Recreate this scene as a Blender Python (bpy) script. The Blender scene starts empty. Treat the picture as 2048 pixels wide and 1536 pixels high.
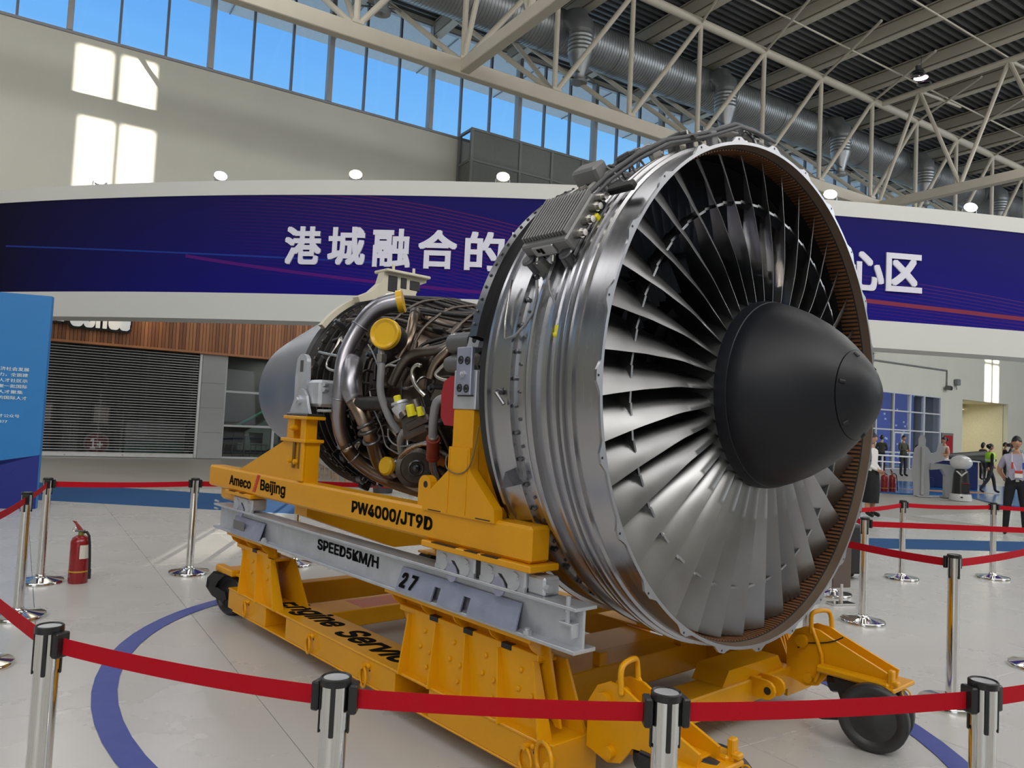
import bpy, bmesh, math, random
from mathutils import Matrix, Vector, Euler
random.seed(7)
S = bpy.context.scene
COL = S.collection
PI = math.pi

# ------------------------------------------------------------------ camera, world, sun, lights, exposure
cam_data = bpy.data.cameras.new('camera')
cam = bpy.data.objects.new('camera', cam_data); COL.objects.link(cam)
PITCH, ROLL, FPX = 0.0516445, 0.0486151, 1531.94
_R0 = Vector((1, 0, 0)); _U0 = Vector((0, -math.sin(PITCH), math.cos(PITCH))); _F = Vector((0, math.cos(PITCH), math.sin(PITCH)))
_R = _R0*math.cos(ROLL) + _U0*math.sin(ROLL); _U = -_R0*math.sin(ROLL) + _U0*math.cos(ROLL)
cam.matrix_world = Matrix(((_R.x, _U.x, -_F.x, 0), (_R.y, _U.y, -_F.y, 0), (_R.z, _U.z, -_F.z, 1.6), (0, 0, 0, 1)))
cam_data.sensor_width = 36.0; cam_data.lens = 36.0*FPX/2048.0
cam_data.clip_start = 0.05; cam_data.clip_end = 400
S.camera = cam
S.view_settings.view_transform = 'Standard'; S.view_settings.look = 'None'
S.view_settings.gamma = 1.0; S.view_settings.use_curve_mapping = False
S.view_settings.exposure = -0.45

# hall frame: u runs along the window wall, v towards it
HANG = math.radians(32.5958)
HM = Matrix.Rotation(HANG, 4, 'Z')
def hw(u, v, z=0.0): return HM @ Vector((u, v, z))

w = bpy.data.worlds.new('sky'); S.world = w; w.use_nodes = True
nt = w.node_tree; nt.nodes.clear()
tc = nt.nodes.new('ShaderNodeTexCoord'); sp = nt.nodes.new('ShaderNodeSeparateXYZ'); cr = nt.nodes.new('ShaderNodeValToRGB')
bg = nt.nodes.new('ShaderNodeBackground'); ow = nt.nodes.new('ShaderNodeOutputWorld')
nt.links.new(tc.outputs['Generated'], sp.inputs[0]); nt.links.new(sp.outputs['Z'], cr.inputs[0])
nt.links.new(cr.outputs[0], bg.inputs[0]); nt.links.new(bg.outputs[0], ow.inputs[0])
e = cr.color_ramp.elements
e[0].position = 0.0; e[0].color = (0.62, 0.80, 0.95, 1)
e[1].position = 1.0; e[1].color = (0.04, 0.17, 0.62, 1)
for p, c in ((0.26, (0.42, 0.76, 1.0, 1)), (0.36, (0.22, 0.55, 1.0, 1)), (0.5, (0.12, 0.40, 0.95, 1))):
    k = e.new(p); k.color = c
bg.inputs[1].default_value = 1.4

def lamp(name, kind, loc, energy, color=(1, 1, 1), target=None, **kw):
    d = bpy.data.lights.new(name, kind); d.energy = energy; d.color = color
    for k, v in kw.items(): setattr(d, k, v)
    o = bpy.data.objects.new(name, d); COL.objects.link(o); o.location = loc
    if target is not None:
        o.rotation_euler = (Vector(target) - Vector(loc)).to_track_quat('-Z', 'Y').to_euler()
    return o
# low sun coming through openings shaped for it in the unseen opposite wall
SAZ, SEL = math.radians(25), math.radians(6.0)
SUN_UV = Vector((math.sin(SAZ)*math.cos(SEL), math.cos(SAZ)*math.cos(SEL), -math.sin(SEL)))   # travel direction in u,v,z
sun_dir = HM.to_3x3() @ SUN_UV
lamp('sun', 'SUN', (0, 0, 30), 22.0, (1.0, 0.93, 0.78), target=Vector((0, 0, 30)) + sun_dir, angle=0.006)
# area fill lights under the roof, added in place of unseen high-bays
for (lu, lv, en, sz) in ((-3, -3, 200, 5.0), (4, -4.5, 220, 5.0), (11, -3, 220, 5.0), (-6, 5, 230, 5.0), (13, 5, 230, 5.0), (20, 2, 300, 5.0),
                         (3, 9, 200, 5.0), (28, 8, 700, 6.0), (38, 8, 800, 6.0), (48, 10, 900, 6.0), (-8, 14, 380, 5.0), (3, 17, 260, 4.0), (-6, 20, 300, 4.0)):
    p = hw(lu, lv, 14.6)
    lamp('high_bay_fill', 'AREA', p, en, (1.0, 0.985, 0.97), target=p - Vector((0, 0, 1)), size=sz)
# fill lights added behind the camera to brighten the back wall and trusses
for lu, en in ((-14, 2700), (4, 1500), (22, 1700), (42, 3200), (60, 3200)):
    lamp('wall_fill_light', 'AREA', hw(lu, -7.6, 13.8), en, (1.0, 0.985, 0.95) if lu < 30 else (0.86, 0.93, 1.0), target=hw(lu, 26, 12.0), shape='RECTANGLE', size=16.0, size_y=4.5)
# low area lights behind the camera, added as fill for the engine
p = hw(-7, -6.5, 3.5); lamp('engine_fill_light', 'AREA', p, 150, (0.86, 0.93, 1.0), target=hw(2, 3, 1.5), size=6.0)
p = hw(12, -6.5, 3.5); lamp('engine_fill_light', 'AREA', p, 150, (0.86, 0.93, 1.0), target=hw(4, 3, 1.0), size=6.0)

# ------------------------------------------------------------------ materials
def lin(h):
    h = h.lstrip('#'); o = []
    for i in (0, 2, 4):
        c = int(h[i:i+2], 16)/255.0
        o.append(c/12.92 if c <= 0.04045 else ((c+0.055)/1.055)**2.4)
    return tuple(o)
MATS = {}
def mat(name, col, rough=0.5, metal=0.0, var=0.12, scale=8.0, bump=0.0, bscale=None, coat=0.0, stretch=None, emit=None, estr=0.0, rvar=0.1, spec=None):
    if name in MATS: return MATS[name]
    if isinstance(col, str): col = lin(col)
    m = bpy.data.materials.new(name); m.use_nodes = True; t = m.node_tree; b = t.nodes['Principled BSDF']
    b.inputs['Roughness'].default_value = rough; b.inputs['Metallic'].default_value = metal
    if coat: b.inputs['Coat Weight'].default_value = coat; b.inputs['Coat Roughness'].default_value = 0.12
    if spec is not None: b.inputs['Specular IOR Level'].default_value = spec
    tx = t.nodes.new('ShaderNodeTexCoord'); src = tx.outputs['Object']
    if stretch:
        mp = t.nodes.new('ShaderNodeMapping'); mp.inputs['Scale'].default_value = stretch
        t.links.new(src, mp.inputs[0]); src = mp.outputs[0]
    n = t.nodes.new('ShaderNodeTexNoise'); n.inputs['Scale'].default_value = scale; n.inputs['Detail'].default_value = 5
    t.links.new(src, n.inputs['Vector'])
    mx = t.nodes.new('ShaderNodeMix'); mx.data_type = 'RGBA'
    mx.inputs['A'].default_value = tuple(c*(1-var) for c in col) + (1,)
    mx.inputs['B'].default_value = tuple(min(1, c*(1+var)) for c in col) + (1,)
    t.links.new(n.outputs['Fac'], mx.inputs['Factor']); t.links.new(mx.outputs['Result'], b.inputs['Base Color'])
    if rvar:
        mr = t.nodes.new('ShaderNodeMapRange'); mr.inputs['To Min'].default_value = max(0.02, rough-rvar*rough*2); mr.inputs['To Max'].default_value = min(1, rough+rvar*rough*2)
        t.links.new(n.outputs['Fac'], mr.inputs['Value']); t.links.new(mr.outputs['Result'], b.inputs['Roughness'])
    if bump:
        n2 = t.nodes.new('ShaderNodeTexNoise'); n2.inputs['Scale'].default_value = bscale or scale*6; n2.inputs['Detail'].default_value = 4
        t.links.new(src, n2.inputs['Vector'])
        bp = t.nodes.new('ShaderNodeBump'); bp.inputs['Strength'].default_value = bump; bp.inputs['Distance'].default_value = 0.02
        t.links.new(n2.outputs['Fac'], bp.inputs['Height']); t.links.new(bp.outputs[0], b.inputs['Normal'])
    if emit:
        b.inputs['Emission Color'].default_value = (lin(emit) if isinstance(emit, str) else emit) + (1,); b.inputs['Emission Strength'].default_value = estr
    MATS[name] = m
    return m
def glass(name, tint=(0.9, 0.95, 1.0), refl=1.0, wob=0.0):
    m = bpy.data.materials.new(name); m.use_nodes = True; t = m.node_tree; t.nodes.clear()
    o = t.nodes.new('ShaderNodeOutputMaterial'); a = t.nodes.new('ShaderNodeBsdfTransparent'); g = t.nodes.new('ShaderNodeBsdfGlossy')
    a.inputs[0].default_value = tint + (1,); g.inputs['Roughness'].default_value = 0.02
    if wob:
        tx = t.nodes.new('ShaderNodeTexCoord'); n = t.nodes.new('ShaderNodeTexNoise'); n.inputs['Scale'].default_value = 9; n.inputs['Detail'].default_value = 3
        b_ = t.nodes.new('ShaderNodeBump'); b_.inputs['Strength'].default_value = wob; b_.inputs['Distance'].default_value = 0.05
        t.links.new(tx.outputs['Object'], n.inputs['Vector']); t.links.new(n.outputs['Fac'], b_.inputs['Height']); t.links.new(b_.outputs[0], g.inputs['Normal'])
    f = t.nodes.new('ShaderNodeLayerWeight'); f.inputs[0].default_value = 0.5
    pw = t.nodes.new('ShaderNodeMath'); pw.operation = 'POWER'; pw.inputs[1].default_value = 4.0; t.links.new(f.outputs['Facing'], pw.inputs[0])
    ml = t.nodes.new('ShaderNodeMath'); ml.operation = 'MULTIPLY_ADD'; ml.inputs[1].default_value = 0.9*refl; ml.inputs[2].default_value = 0.04*refl; ml.use_clamp = True
    s = t.nodes.new('ShaderNodeMixShader'); t.links.new(pw.outputs[0], ml.inputs[0]); t.links.new(ml.outputs[0], s.inputs[0])
    t.links.new(a.outputs[0], s.inputs[1]); t.links.new(g.outputs[0], s.inputs[2]); t.links.new(s.outputs[0], o.inputs[0])
    MATS[name] = m
    return m
Y = mat('yellow_paint', (0.74, 0.335, 0.003), 0.34, 0, 0.10, 5, 0.04, 60, coat=0.12, spec=0.3)
GALV = mat('galvanised_steel', (0.55, 0.57, 0.61), 0.42, 0.55, 0.25, 9, 0.05, 40)
GALVB = mat('galvanised_plate', (0.40, 0.42, 0.55), 0.40, 0.6, 0.28, 12, 0.08, 30)
ALU = mat('fan_case_aluminium', (0.46, 0.46, 0.48), 0.26, 1.0, 0.04, 3, 0.0, stretch=(10, .6, .6), rvar=0.10)
ALUM = mat('machined_flange', (0.36, 0.36, 0.38), 0.30, 1.0, 0.10, 9)
DARKST = mat('dark_steel', (0.16, 0.16, 0.17), 0.32, 0.9, 0.2, 6)
TI = mat('titanium_blade', (0.33, 0.33, 0.335), 0.33, 1.0, 0.14, 7, 0.0, rvar=0.15)
_t = TI.node_tree; _oi = _t.nodes.new('ShaderNodeObjectInfo'); _b = _t.nodes['Principled BSDF']
_mr = _t.nodes.new('ShaderNodeMapRange'); _mr.inputs['To Min'].default_value = 0.62; _mr.inputs['To Max'].default_value = 1.2; _t.links.new(_oi.outputs['Random'], _mr.inputs['Value'])  # random tone per blade stands in for differing reflections
_vm = _t.nodes.new('ShaderNodeVectorMath'); _vm.operation = 'SCALE'; _src = _b.inputs['Base Color'].links[0].from_socket
_t.links.new(_src, _vm.inputs[0]); _t.links.new(_mr.outputs[0], _vm.inputs['Scale']); _t.links.new(_vm.outputs[0], _b.inputs['Base Color'])
SPIN = mat('spinner_paint', (0.0055, 0.0065, 0.0105), 0.46, 0.0, 0.1, 4, spec=0.4)
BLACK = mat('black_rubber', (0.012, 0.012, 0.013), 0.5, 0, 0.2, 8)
BLACKP = mat('black_plastic', (0.014, 0.014, 0.015), 0.35, 0, 0.1, 8)
NOZ = mat('nozzle_alloy', (0.36, 0.36, 0.38), 0.46, 1.0, 0.08, 2.5, rvar=0.1)
HOT = mat('heat_stained_steel', (0.30, 0.23, 0.18), 0.30, 1.0, 0.35, 5)
DUCTM = mat('bleed_duct_steel', (0.36, 0.35, 0.385), 0.33, 1.0, 0.15, 3)
CORE = mat('core_case_metal', (0.14, 0.12, 0.105), 0.42, 0.9, 0.4, 7, 0.15, 30)
CORED = mat('core_dark_metal', (0.045, 0.043, 0.042), 0.5, 0.6, 0.4, 9, 0.2, 25)
TUBE = mat('tube_steel', (0.52, 0.50, 0.47), 0.28, 1.0, 0.15, 12)
GREYP = mat('grey_tube_paint', (0.27, 0.27, 0.28), 0.4, 0.2, 0.12, 12)
CREAM = mat('cream_primer', (0.66, 0.60, 0.47), 0.5, 0.0, 0.15, 6)
YCAP = mat('yellow_cap_plastic', (0.72, 0.42, 0.012), 0.28, 0, 0.05, 6)
YCAPB = mat('bright_yellow_cap', (0.80, 0.70, 0.02), 0.4, 0, 0.05, 6)
REDP = mat('red_cover', (0.35, 0.012, 0.02), 0.5, 0, 0.1, 6)
REDB = mat('red_brown_sleeve', (0.26, 0.035, 0.02), 0.5, 0, 0.1, 6)
RUB = mat('rub_strip_brown', (0.20, 0.085, 0.035), 0.55, 0.3, 0.25, 20)
RUBD = mat('rub_strip_slot', (0.012, 0.01, 0.009), 0.7)
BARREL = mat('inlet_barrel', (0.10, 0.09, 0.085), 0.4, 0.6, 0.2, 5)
VANE = mat('guide_vane', (0.22, 0.24, 0.30), 0.42, 0.5, 0.15, 4)
EEC = mat('cast_grey_housing', (0.24, 0.24, 0.24), 0.5, 0.6, 0.15, 12, 0.05, 60)
CHROME = mat('polished_steel', (0.72, 0.71, 0.69), 0.10, 1.0, 0.04, 4, rvar=0.3)
BELT = mat('red_webbing', (0.46, 0.004, 0.014), 0.8, 0, 0.06, 20, 0.1, 200, spec=0.2)
WHITEP = mat('white_paint', '#cfcecb', 0.55, 0, 0.04, 2)
TRUSSM = mat('truss_cream_paint', (0.50, 0.46, 0.38), 0.5, 0, 0.1, 2)
DECK = mat('roof_deck_steel', (0.15, 0.155, 0.16), 0.45, 0.5, 0.2, 1.5)
DUCTG = mat('spiral_duct_galv', (0.30, 0.315, 0.325), 0.42, 0.75, 0.15, 1.5)
WALLM = mat('wall_plaster', '#c9c8bd', 0.85, 0, 0.06, 0.8, 0.05, 3)
FLOORW = mat('white_floor_board', '#c2c1be', 0.28, 0, 0.03, 1.2, 0.03, 3.0)
FLOORG = mat('grey_concrete_floor', '#a9a59e', 0.38, 0, 0.07, 0.6)
CARPB = mat('blue_carpet', '#174d80', 0.95, 0, 0.15, 20, 0.2, 200)
RINGB = mat('blue_floor_line', '#3b4a99', 0.5, 0, 0.06, 10)
NAVY = mat('navy_paint', '#10245a', 0.5, 0, 0.05, 5)
GLASS = glass('window_glass', (0.93, 0.97, 1.0))
GLASSD = glass('cafe_glass', (0.68, 0.71, 0.71), 0.8)
TEXTK = mat('black_lettering', (0.004, 0.004, 0.004), 0.85, 0, 0.0, 3, rvar=0, spec=0.1)
TEXTR = mat('red_emblem', (0.55, 0.03, 0.02), 0.5, 0, 0.05, 3, rvar=0)

# ------------------------------------------------------------------ mesh builder
class MB:
    def __init__(s): s.v = []; s.f = []; s.mi = []; s.cur = 0
    def add(s, vs, fs):
        o = len(s.v); s.v += [tuple(p) for p in vs]
        for f in fs: s.f.append(tuple(i+o for i in f)); s.mi.append(s.cur)
        return s
    def box(s, x0, x1, y0, y1, z0, z1, M=None):
        vs = [Vector((x, y, z)) for z in (z0, z1) for y in (y0, y1) for x in (x0, x1)]
        if M is not None: vs = [M @ p for p in vs]
        return s.add(vs, [(0, 2, 3, 1), (4, 5, 7, 6), (0, 1, 5, 4), (2, 6, 7, 3), (0, 4, 6, 2), (1, 3, 7, 5)])
    def bbox(s, x0, x1, y0, y1, z0, z1, b=0.006, M=None):
        bm = bmesh.new(); bmesh.ops.create_cube(bm, size=1)
        for p in bm.verts: p.co = Vector(((x0+x1)/2+p.co.x*(x1-x0), (y0+y1)/2+p.co.y*(y1-y0), (z0+z1)/2+p.co.z*(z1-z0)))
        bmesh.ops.bevel(bm, geom=bm.edges[:], offset=min(b, 0.45*min(abs(x1-x0), abs(y1-y0), abs(z1-z0))), segments=1, affect='EDGES')
        vs = [(M @ p.co) if M is not None else p.co.copy() for p in bm.verts]; bm.verts.index_update()
        fs = [tuple(q.index for q in f.verts) for f in bm.faces]; bm.free()
        return s.add(vs, fs)
    def tube(s, pts, r, n=10, closed=False, cap=True):
        pts = [Vector(p) for p in pts]; m = len(pts)
        rs = r if isinstance(r, (list, tuple)) else [r]*m
        T = []
        for i in range(m):
            a = pts[(i-1) % m] if (closed or i > 0) else pts[0]; b = pts[(i+1) % m] if (closed or i < m-1) else pts[-1]
            d = b-a; T.append(d.normalized() if d.length > 1e-9 else Vector((0, 0, 1)))
        up = Vector((0, 0, 1)) if abs(T[0].z) < 0.9 else Vector((1, 0, 0))
        nrm = T[0].cross(up).normalized(); vs = []
        for i in range(m):
            nrm = nrm - T[i]*nrm.dot(T[i]); nrm = nrm.normalized() if nrm.length > 1e-6 else T[i].orthogonal().normalized()
            bn = T[i].cross(nrm)
            for k in range(n):
                a = 2*PI*k/n; vs.append(pts[i] + (nrm*math.cos(a)+bn*math.sin(a))*rs[i])
        fs = []
        for i in range(m if closed else m-1):
            j = (i+1) % m
            for k in range(n): fs.append((i*n+k, i*n+(k+1) % n, j*n+(k+1) % n, j*n+k))
        if cap and not closed: fs.append(tuple(range(n-1, -1, -1))); fs.append(tuple((m-1)*n+k for k in range(n)))
        return s.add(vs, fs)
    def cyl(s, a, b, r, r2=None, n=14): return s.tube([a, b], [r, r if r2 is None else r2], n)
    def lathe(s, prof, n=48, axis='z', M=None, closed=False, a0=0.0, a1=2*PI):
        full = abs(a1-a0-2*PI) < 1e-6; c = n if full else n+1; vs = []
        for (h, r) in prof:
            for k in range(c):
                a = a0+(a1-a0)*k/n
                p = Vector((r*math.cos(a), r*math.sin(a), h)) if axis == 'z' else Vector((h, r*math.cos(a), r*math.sin(a)))
                vs.append(M @ p if M is not None else p)
        fs = []; m = len(prof)
        for i in range(m if closed else m-1):
            j = (i+1) % m
            for k in range(n): fs.append((i*c+k, i*c+(k+1) % c, j*c+(k+1) % c, j*c+k))
        return s.add(vs, fs)
    def prism(s, poly, lo, hi, plane='xz', M=None):
        f = {'xz': lambda a, b, c: Vector((a, c, b)), 'yz': lambda a, b, c: Vector((c, a, b)), 'xy': lambda a, b, c: Vector((a, b, c))}[plane]
        n = len(poly); vs = [f(a, b, lo) for a, b in poly] + [f(a, b, hi) for a, b in poly]
        if M is not None: vs = [M @ p for p in vs]
        return s.add(vs, [tuple(range(n-1, -1, -1)), tuple(range(n, 2*n))] + [(i, (i+1) % n, n+(i+1) % n, n+i) for i in range(n)])
    def sphere(s, c, r, n=12, m=8, sc=(1, 1, 1)):
        c = Vector(c); vs = []; 
        for i in range(m+1):
            t = PI*i/m
            for k in range(n):
                a = 2*PI*k/n; vs.append(c+Vector((r*sc[0]*math.sin(t)*math.cos(a), r*sc[1]*math.sin(t)*math.sin(a), r*sc[2]*math.cos(t))))
        return s.add(vs, [(i*n+k, (i+1)*n+k, (i+1)*n+(k+1) % n, i*n+(k+1) % n) for i in range(m) for k in range(n)])
    def torus(s, c, R, r, nrm=(0, 1, 0), n=24, m=8, tilt=None):
        q = Vector((0, 0, 1)).rotation_difference(Vector(nrm)); c = Vector(c)
        return s.tube([c + q @ Vector((R*math.cos(2*PI*k/n), R*math.sin(2*PI*k/n), 0)) for k in range(n)], r, m, closed=True)
    def mesh(s, name, mats, smooth=30):
        me = bpy.data.meshes.new(name); me.from_pydata(s.v, [], s.f)
        for m in (mats if isinstance(mats, (list, tuple)) else [mats]): me.materials.append(m)
        if any(s.mi): me.polygons.foreach_set('material_index', s.mi)
        bm = bmesh.new(); bm.from_mesh(me); bmesh.ops.recalc_face_normals(bm, faces=bm.faces); bm.to_mesh(me); bm.free()
        if smooth: me.polygons.foreach_set('use_smooth', [True]*len(me.polygons)); me.set_sharp_from_angle(angle=math.radians(smooth))
        me.update()
        return me
    def build(s, name, mats, parent=None, smooth=30, M=None, **props): return link(s.mesh(name, mats, smooth), name, parent, M, **props)
def link(me, name, parent=None, M=None, **props):
    o = bpy.data.objects.new(name, me); COL.objects.link(o)
    if parent is not None: o.parent = parent
    if M is not None: o.matrix_local = M
    for k, v in props.items(): o[k] = v
    return o
def tag(o, label, cat, group=None, kind=None):
    o['label'] = label; o['category'] = cat
    if group: o['group'] = group
    if kind: o['kind'] = kind
    return o
def thing(name, label, cat, loc=(0, 0, 0), rz=0.0, group=None):
    o = bpy.data.objects.new(name, None); COL.objects.link(o); o.empty_display_size = 0.2
    o.location = loc; o.rotation_euler = (0, 0, rz)
    return tag(o, label, cat, group)
def dup(o, parent=None, label=None, group=None):
    c = o.copy(); COL.objects.link(c)
    if parent is not None: c.parent = parent
    for ch in list(o.children): dup(ch, c)
    if label: c['label'] = label
    if group: c['group'] = group
    return c
def _font():
    try:
        import os
        return bpy.data.fonts.load(os.path.join(bpy.utils.system_resource('DATAFILES'), 'fonts', 'Inter.woff2'))
    except Exception: return None
SANS = _font()
def textmesh(body, off=0.0, shear=0.0, ext=0.0):
    c = bpy.data.curves.new('t', 'FONT'); c.body = body; c.offset = off; c.shear = shear; c.extrude = ext; c.align_x = 'LEFT'; c.resolution_u = 4
    if SANS and all(ord(q) < 128 for q in body): c.font = SANS
    o = bpy.data.objects.new('t', c); COL.objects.link(o)
    bpy.context.view_layer.update()
    me = bpy.data.meshes.new_from_object(o.evaluated_get(bpy.context.evaluated_depsgraph_get()))
    bpy.data.objects.remove(o); bpy.data.curves.remove(c)
    return me
def letter(name, body, origin, xdir, ydir, width, height, m, parent=None, off=0.0, shear=0.0, depth=0.004, label=None):
    """lettering fitted into width x height (metres) with its lower left corner at origin"""
    me = textmesh(body, 0.0, shear, 0.02)
    V0 = [v.co.copy() for v in me.vertices]; F0 = [tuple(p.vertices) for p in me.polygons]; bpy.data.meshes.remove(me)
    xs = [v.x for v in V0]; ys = [v.y for v in V0]
    x0, x1, y0, y1 = min(xs)-off, max(xs)+off, min(ys)-off, max(ys)+off
    X = Vector(xdir).normalized(); Yd = Vector(ydir).normalized(); Z = X.cross(Yd).normalized(); O_ = Vector(origin)
    mb = MB()
    for q in (range(8) if off else (None,)):          # bold strokes: the outline laid down eight times round a small square
        dx, dy = [(off*i, off*j) for i, j in ((-1, -1), (-1, 0), (-1, 1), (0, 1), (1, 1), (1, 0), (1, -1), (0, -1))][q] if q is not None else (0, 0)
        mb.add([O_ + X*((v.x+dx-x0)/(x1-x0)*width) + Yd*((v.y+dy-y0)/(y1-y0)*height) + Z*(v.z/0.02*depth + (q or 0)*max(0.00012, 0.02*depth)) for v in V0], F0)
    me = mb.mesh(name, m, 0)
    me.materials.clear(); me.materials.append(m)
    o = link(me, name, parent)
    if label: o['label'] = label
    return o

# ------------------------------------------------------------------ the setting
def struct(name, mb, m, parent=None, M=None, smooth=30):
    o = mb.build(name, m, parent, smooth, M)
    if parent is None: o['kind'] = 'structure'
    return o
WV = 26.5
floor = struct('floor', MB().box(-30, 92, -9, 34, -0.2, -0.012), FLOORG, M=HM)
# white boards laid over the concrete, each board a piece of the floor
us = [-6.0+1.032*k for k in range(22)]; us = [u+0.012 for u in us]
vs_ = [-1.15+1.93*k-1.93 for k in range(11)]
bset = {}
for i in range(len(us)-1):
    for j in range(len(vs_)-1):
        key = 'b'
        if key not in bset: bset[key] = MB().bbox(0, 1.0285, 0, 1.9265, -0.012, 0.0, 0.0015).mesh('floor_board', FLOORW, 0)
        link(bset[key], 'floor_board', floor, Matrix.Translation((us[i], vs_[j], 0)))
fl2 = MB().box(16.7, 24, -1.5, 9.5, -0.012, 0.0).build('floor_board', FLOORW, floor)
# flat prints and carpet on the floor
def flat(name, pts, m, z=0.003, **k):
    return MB().prism([(p[0], p[1]) for p in pts], z-0.003, z, 'xy').build(name, m, floor, 0, **k)
inv = HM.inverted()
def uvw(x, y): q = inv @ Vector((x, y, 0)); return (q.x, q.y)
flat('carpet_strip', [(-3, 19.6), (0.39, 17.66), (3.15, 15.4), (6.5, 12.7), (11.4, 7.7), (14.6, 6.4), (20, 4.2), (19.5, 3.5), (13.3, 5.75), (10.6, 6.9), (5.5, 11.0), (2.74, 12.85), (0.36, 14.55), (-3, 16.8)], CARPB)
# blue curved line round the engine: a closed ring of floor tape
def ring_pts(rx, ry, n=72):
    A = Vector((0.6626, -0.749)); B = Vector((0.749, 0.6626)); c = Vector((1.264, 3.792)) + A*(-1.75) + B*(-0.25)
    return [c + A*(rx*math.cos(2*PI*k/n)) + B*(ry*math.sin(2*PI*k/n)) for k in range(n)]
ro = [uvw(*p) for p in ring_pts(2.87, 2.15)]; ri = [uvw(*p) for p in ring_pts(2.74, 2.02)]
n = len(ro); MB().add([(p[0], p[1], 0.004) for p in ro]+[(p[0], p[1], 0.004) for p in ri], [(i, (i+1) % n, n+(i+1) % n, n+i) for i in range(n)]).build('floor_line', RINGB, floor, 0)

# back wall with its openings
wb = MB()
for (u0, u1, z0, z1) in ((-30, -3, 0, 12.75), (-3, 10.5, 3.6, 12.75), (10.5, 39.4, 0, 12.75), (39.4, 49.4, 4.62, 12.75), (49.4, 52.27, 0, 12.75), (52.27, 58.4, 4.64, 12.75), (58.4, 92, 0, 12.75), (-30, 92, 16.95, 17.8)):
    wb.box(u0, u1, WV, WV+0.35, z0, z1)
struct('wall_back', wb, WALLM, M=HM)
struct('trim_1', MB().box(-30, 92, WV-0.06, WV+0.4, 12.72, 12.80), mat('grey_sill', '#8f9096', 0.5), M=HM)
# clerestory windows
win = struct('window_1', MB().box(-30, 92, WV+0.05, WV+0.2, 16.88, 16.98), mat('window_frame', '#9a9ca0', 0.45, 0.3), M=HM)
MUL = mat('mullion_aluminium', '#7d8088', 0.45, 0.4)
mthin = MB().bbox(-0.035, 0.035, WV+0.02, WV+0.18, 12.8, 16.9, 0.006).mesh('mullion', MUL)
mthick = MB().bbox(-0.085, 0.085, WV-0.1, WV+0.22, 12.8, 16.9, 0.008).mesh('mullion', mat('mullion_post', '#a4a5a6', 0.5, 0.2))
pane = MB().box(0.02, 1.325, WV+0.10, WV+0.112, 12.8, 16.9).mesh('pane', GLASS, 0)
k0 = -14
for k in range(k0, 50):
    u = -0.86+1.345*k
    link(mthick if (k-1) % 3 == 0 else mthin, 'mullion', win, Matrix.Translation((u, 0, 0)))
    link(pane, 'pane', win, Matrix.Translation((u, 0, 0)))
# outside eaves seen through the glass
ev = MB()
ev.box(-30, 92, WV+0.3, WV+4.5, 17.1, 17.25)
struct('trim_2', ev, mat('eaves_panel', '#d8dce0', 0.6), M=HM)
eb = MB()
for k in range(-14, 50, 3): eb.box(-0.86+1.345*(k+1)-0.02, -0.86+1.345*(k+1)+0.02, WV+0.3, WV+4.5, 17.06, 17.1)
struct('trim_3', eb, MUL, M=HM)
# opposite wall behind the camera, its openings shaped to cast the sun patches
du, dz = (WV+8)*math.tan(SAZ), (WV+8)/math.cos(SAZ)*math.tan(SEL)
holes = []
for (a, b, c, d) in ((0.72, 1.68, 10.72, 12.45), (1.95, 2.92, 10.72, 12.45), (0.9, 1.85, 7.4, 10.28), (2.05, 3.0, 7.4, 10.28),
                     (55.1, 55.95, 4.66, 7.2), (56.2, 57.0, 4.66, 7.2), (55.1, 55.95, 7.42, 8.6), (56.2, 57.0, 7.42, 8.6)):
    holes.append((a-du, b-du, c+dz, d+dz))
holes += [(-6.55, -5.75, 1.93, 2.6)]
ue = sorted(set([-30, 92]+[h_[0] for h_ in holes]+[h_[1] for h_ in holes])); ze = sorted(set([0, 17.6]+[h_[2] for h_ in holes]+[h_[3] for h_ in holes]))
wf = MB()
for i in range(len(ue)-1):
    for j in range(len(ze)-1):
        um, zm = (ue[i]+ue[i+1])/2, (ze[j]+ze[j+1])/2
        if not any(h_[0] < um < h_[1] and h_[2] < zm < h_[3] for h_ in holes): wf.box(ue[i], ue[i+1], -8.06, -8.0, ze[j], ze[j+1])
struct('wall_front', wf, WALLM, M=HM)
struct('wall_left', MB().box(-30.3, -30, -8, WV, 0, 17.6), WALLM, M=HM)
struct('wall_right', MB().box(92, 92.3, -8, WV, 0, 17.6), WALLM, M=HM)

# roof: corrugated deck bays and cross beams
ceil = struct('ceiling', MB().box(-30, 92, -8, WV+0.5, 17.45, 17.6), DECK, M=HM)
pitch = 0.30; prof = []
v = -8.0
while v < WV+0.3:
    prof += [(v, 17.10), (v+0.10, 17.10), (v+0.15, 17.28), (v+0.25, 17.28)]; v += pitch
bays = [-30, -20, -10]+[-0.75+3.36*k for k in range(0, 24)]
for i in range(len(bays)-1):
    a, b = bays[i], bays[i+1]; m_ = len(prof)
    MB().add([(a, p[0], p[1]) for p in prof]+[(b, p[0], p[1]) for p in prof], [(q, q+1, m_+q+1, m_+q) for q in range(m_-1)]).build('roof_deck', DECK, ceil, 0)
beam = MB().box(-0.16, 0.16, -8, WV, 16.46, 16.50).box(-0.02, 0.02, -8, WV, 16.5, 17.04).box(-0.16, 0.16, -8, WV, 17.04, 17.08).box(-0.15, -0.02, -8, WV, 16.56, 16.98).mesh('roof_beam', TRUSSM, 0)
for b in bays[3:]: link(beam, 'roof_beam', ceil, Matrix.Translation((b, 0, 0)))
rod = MB()
for vv in (6.5, 10.2, 14.0, 17.2): rod.tube([(0, vv, 16.3), (75, vv, 16.3)], 0.035, 6)
rod.build('purlin_pipe', TRUSSM, ceil)

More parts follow.
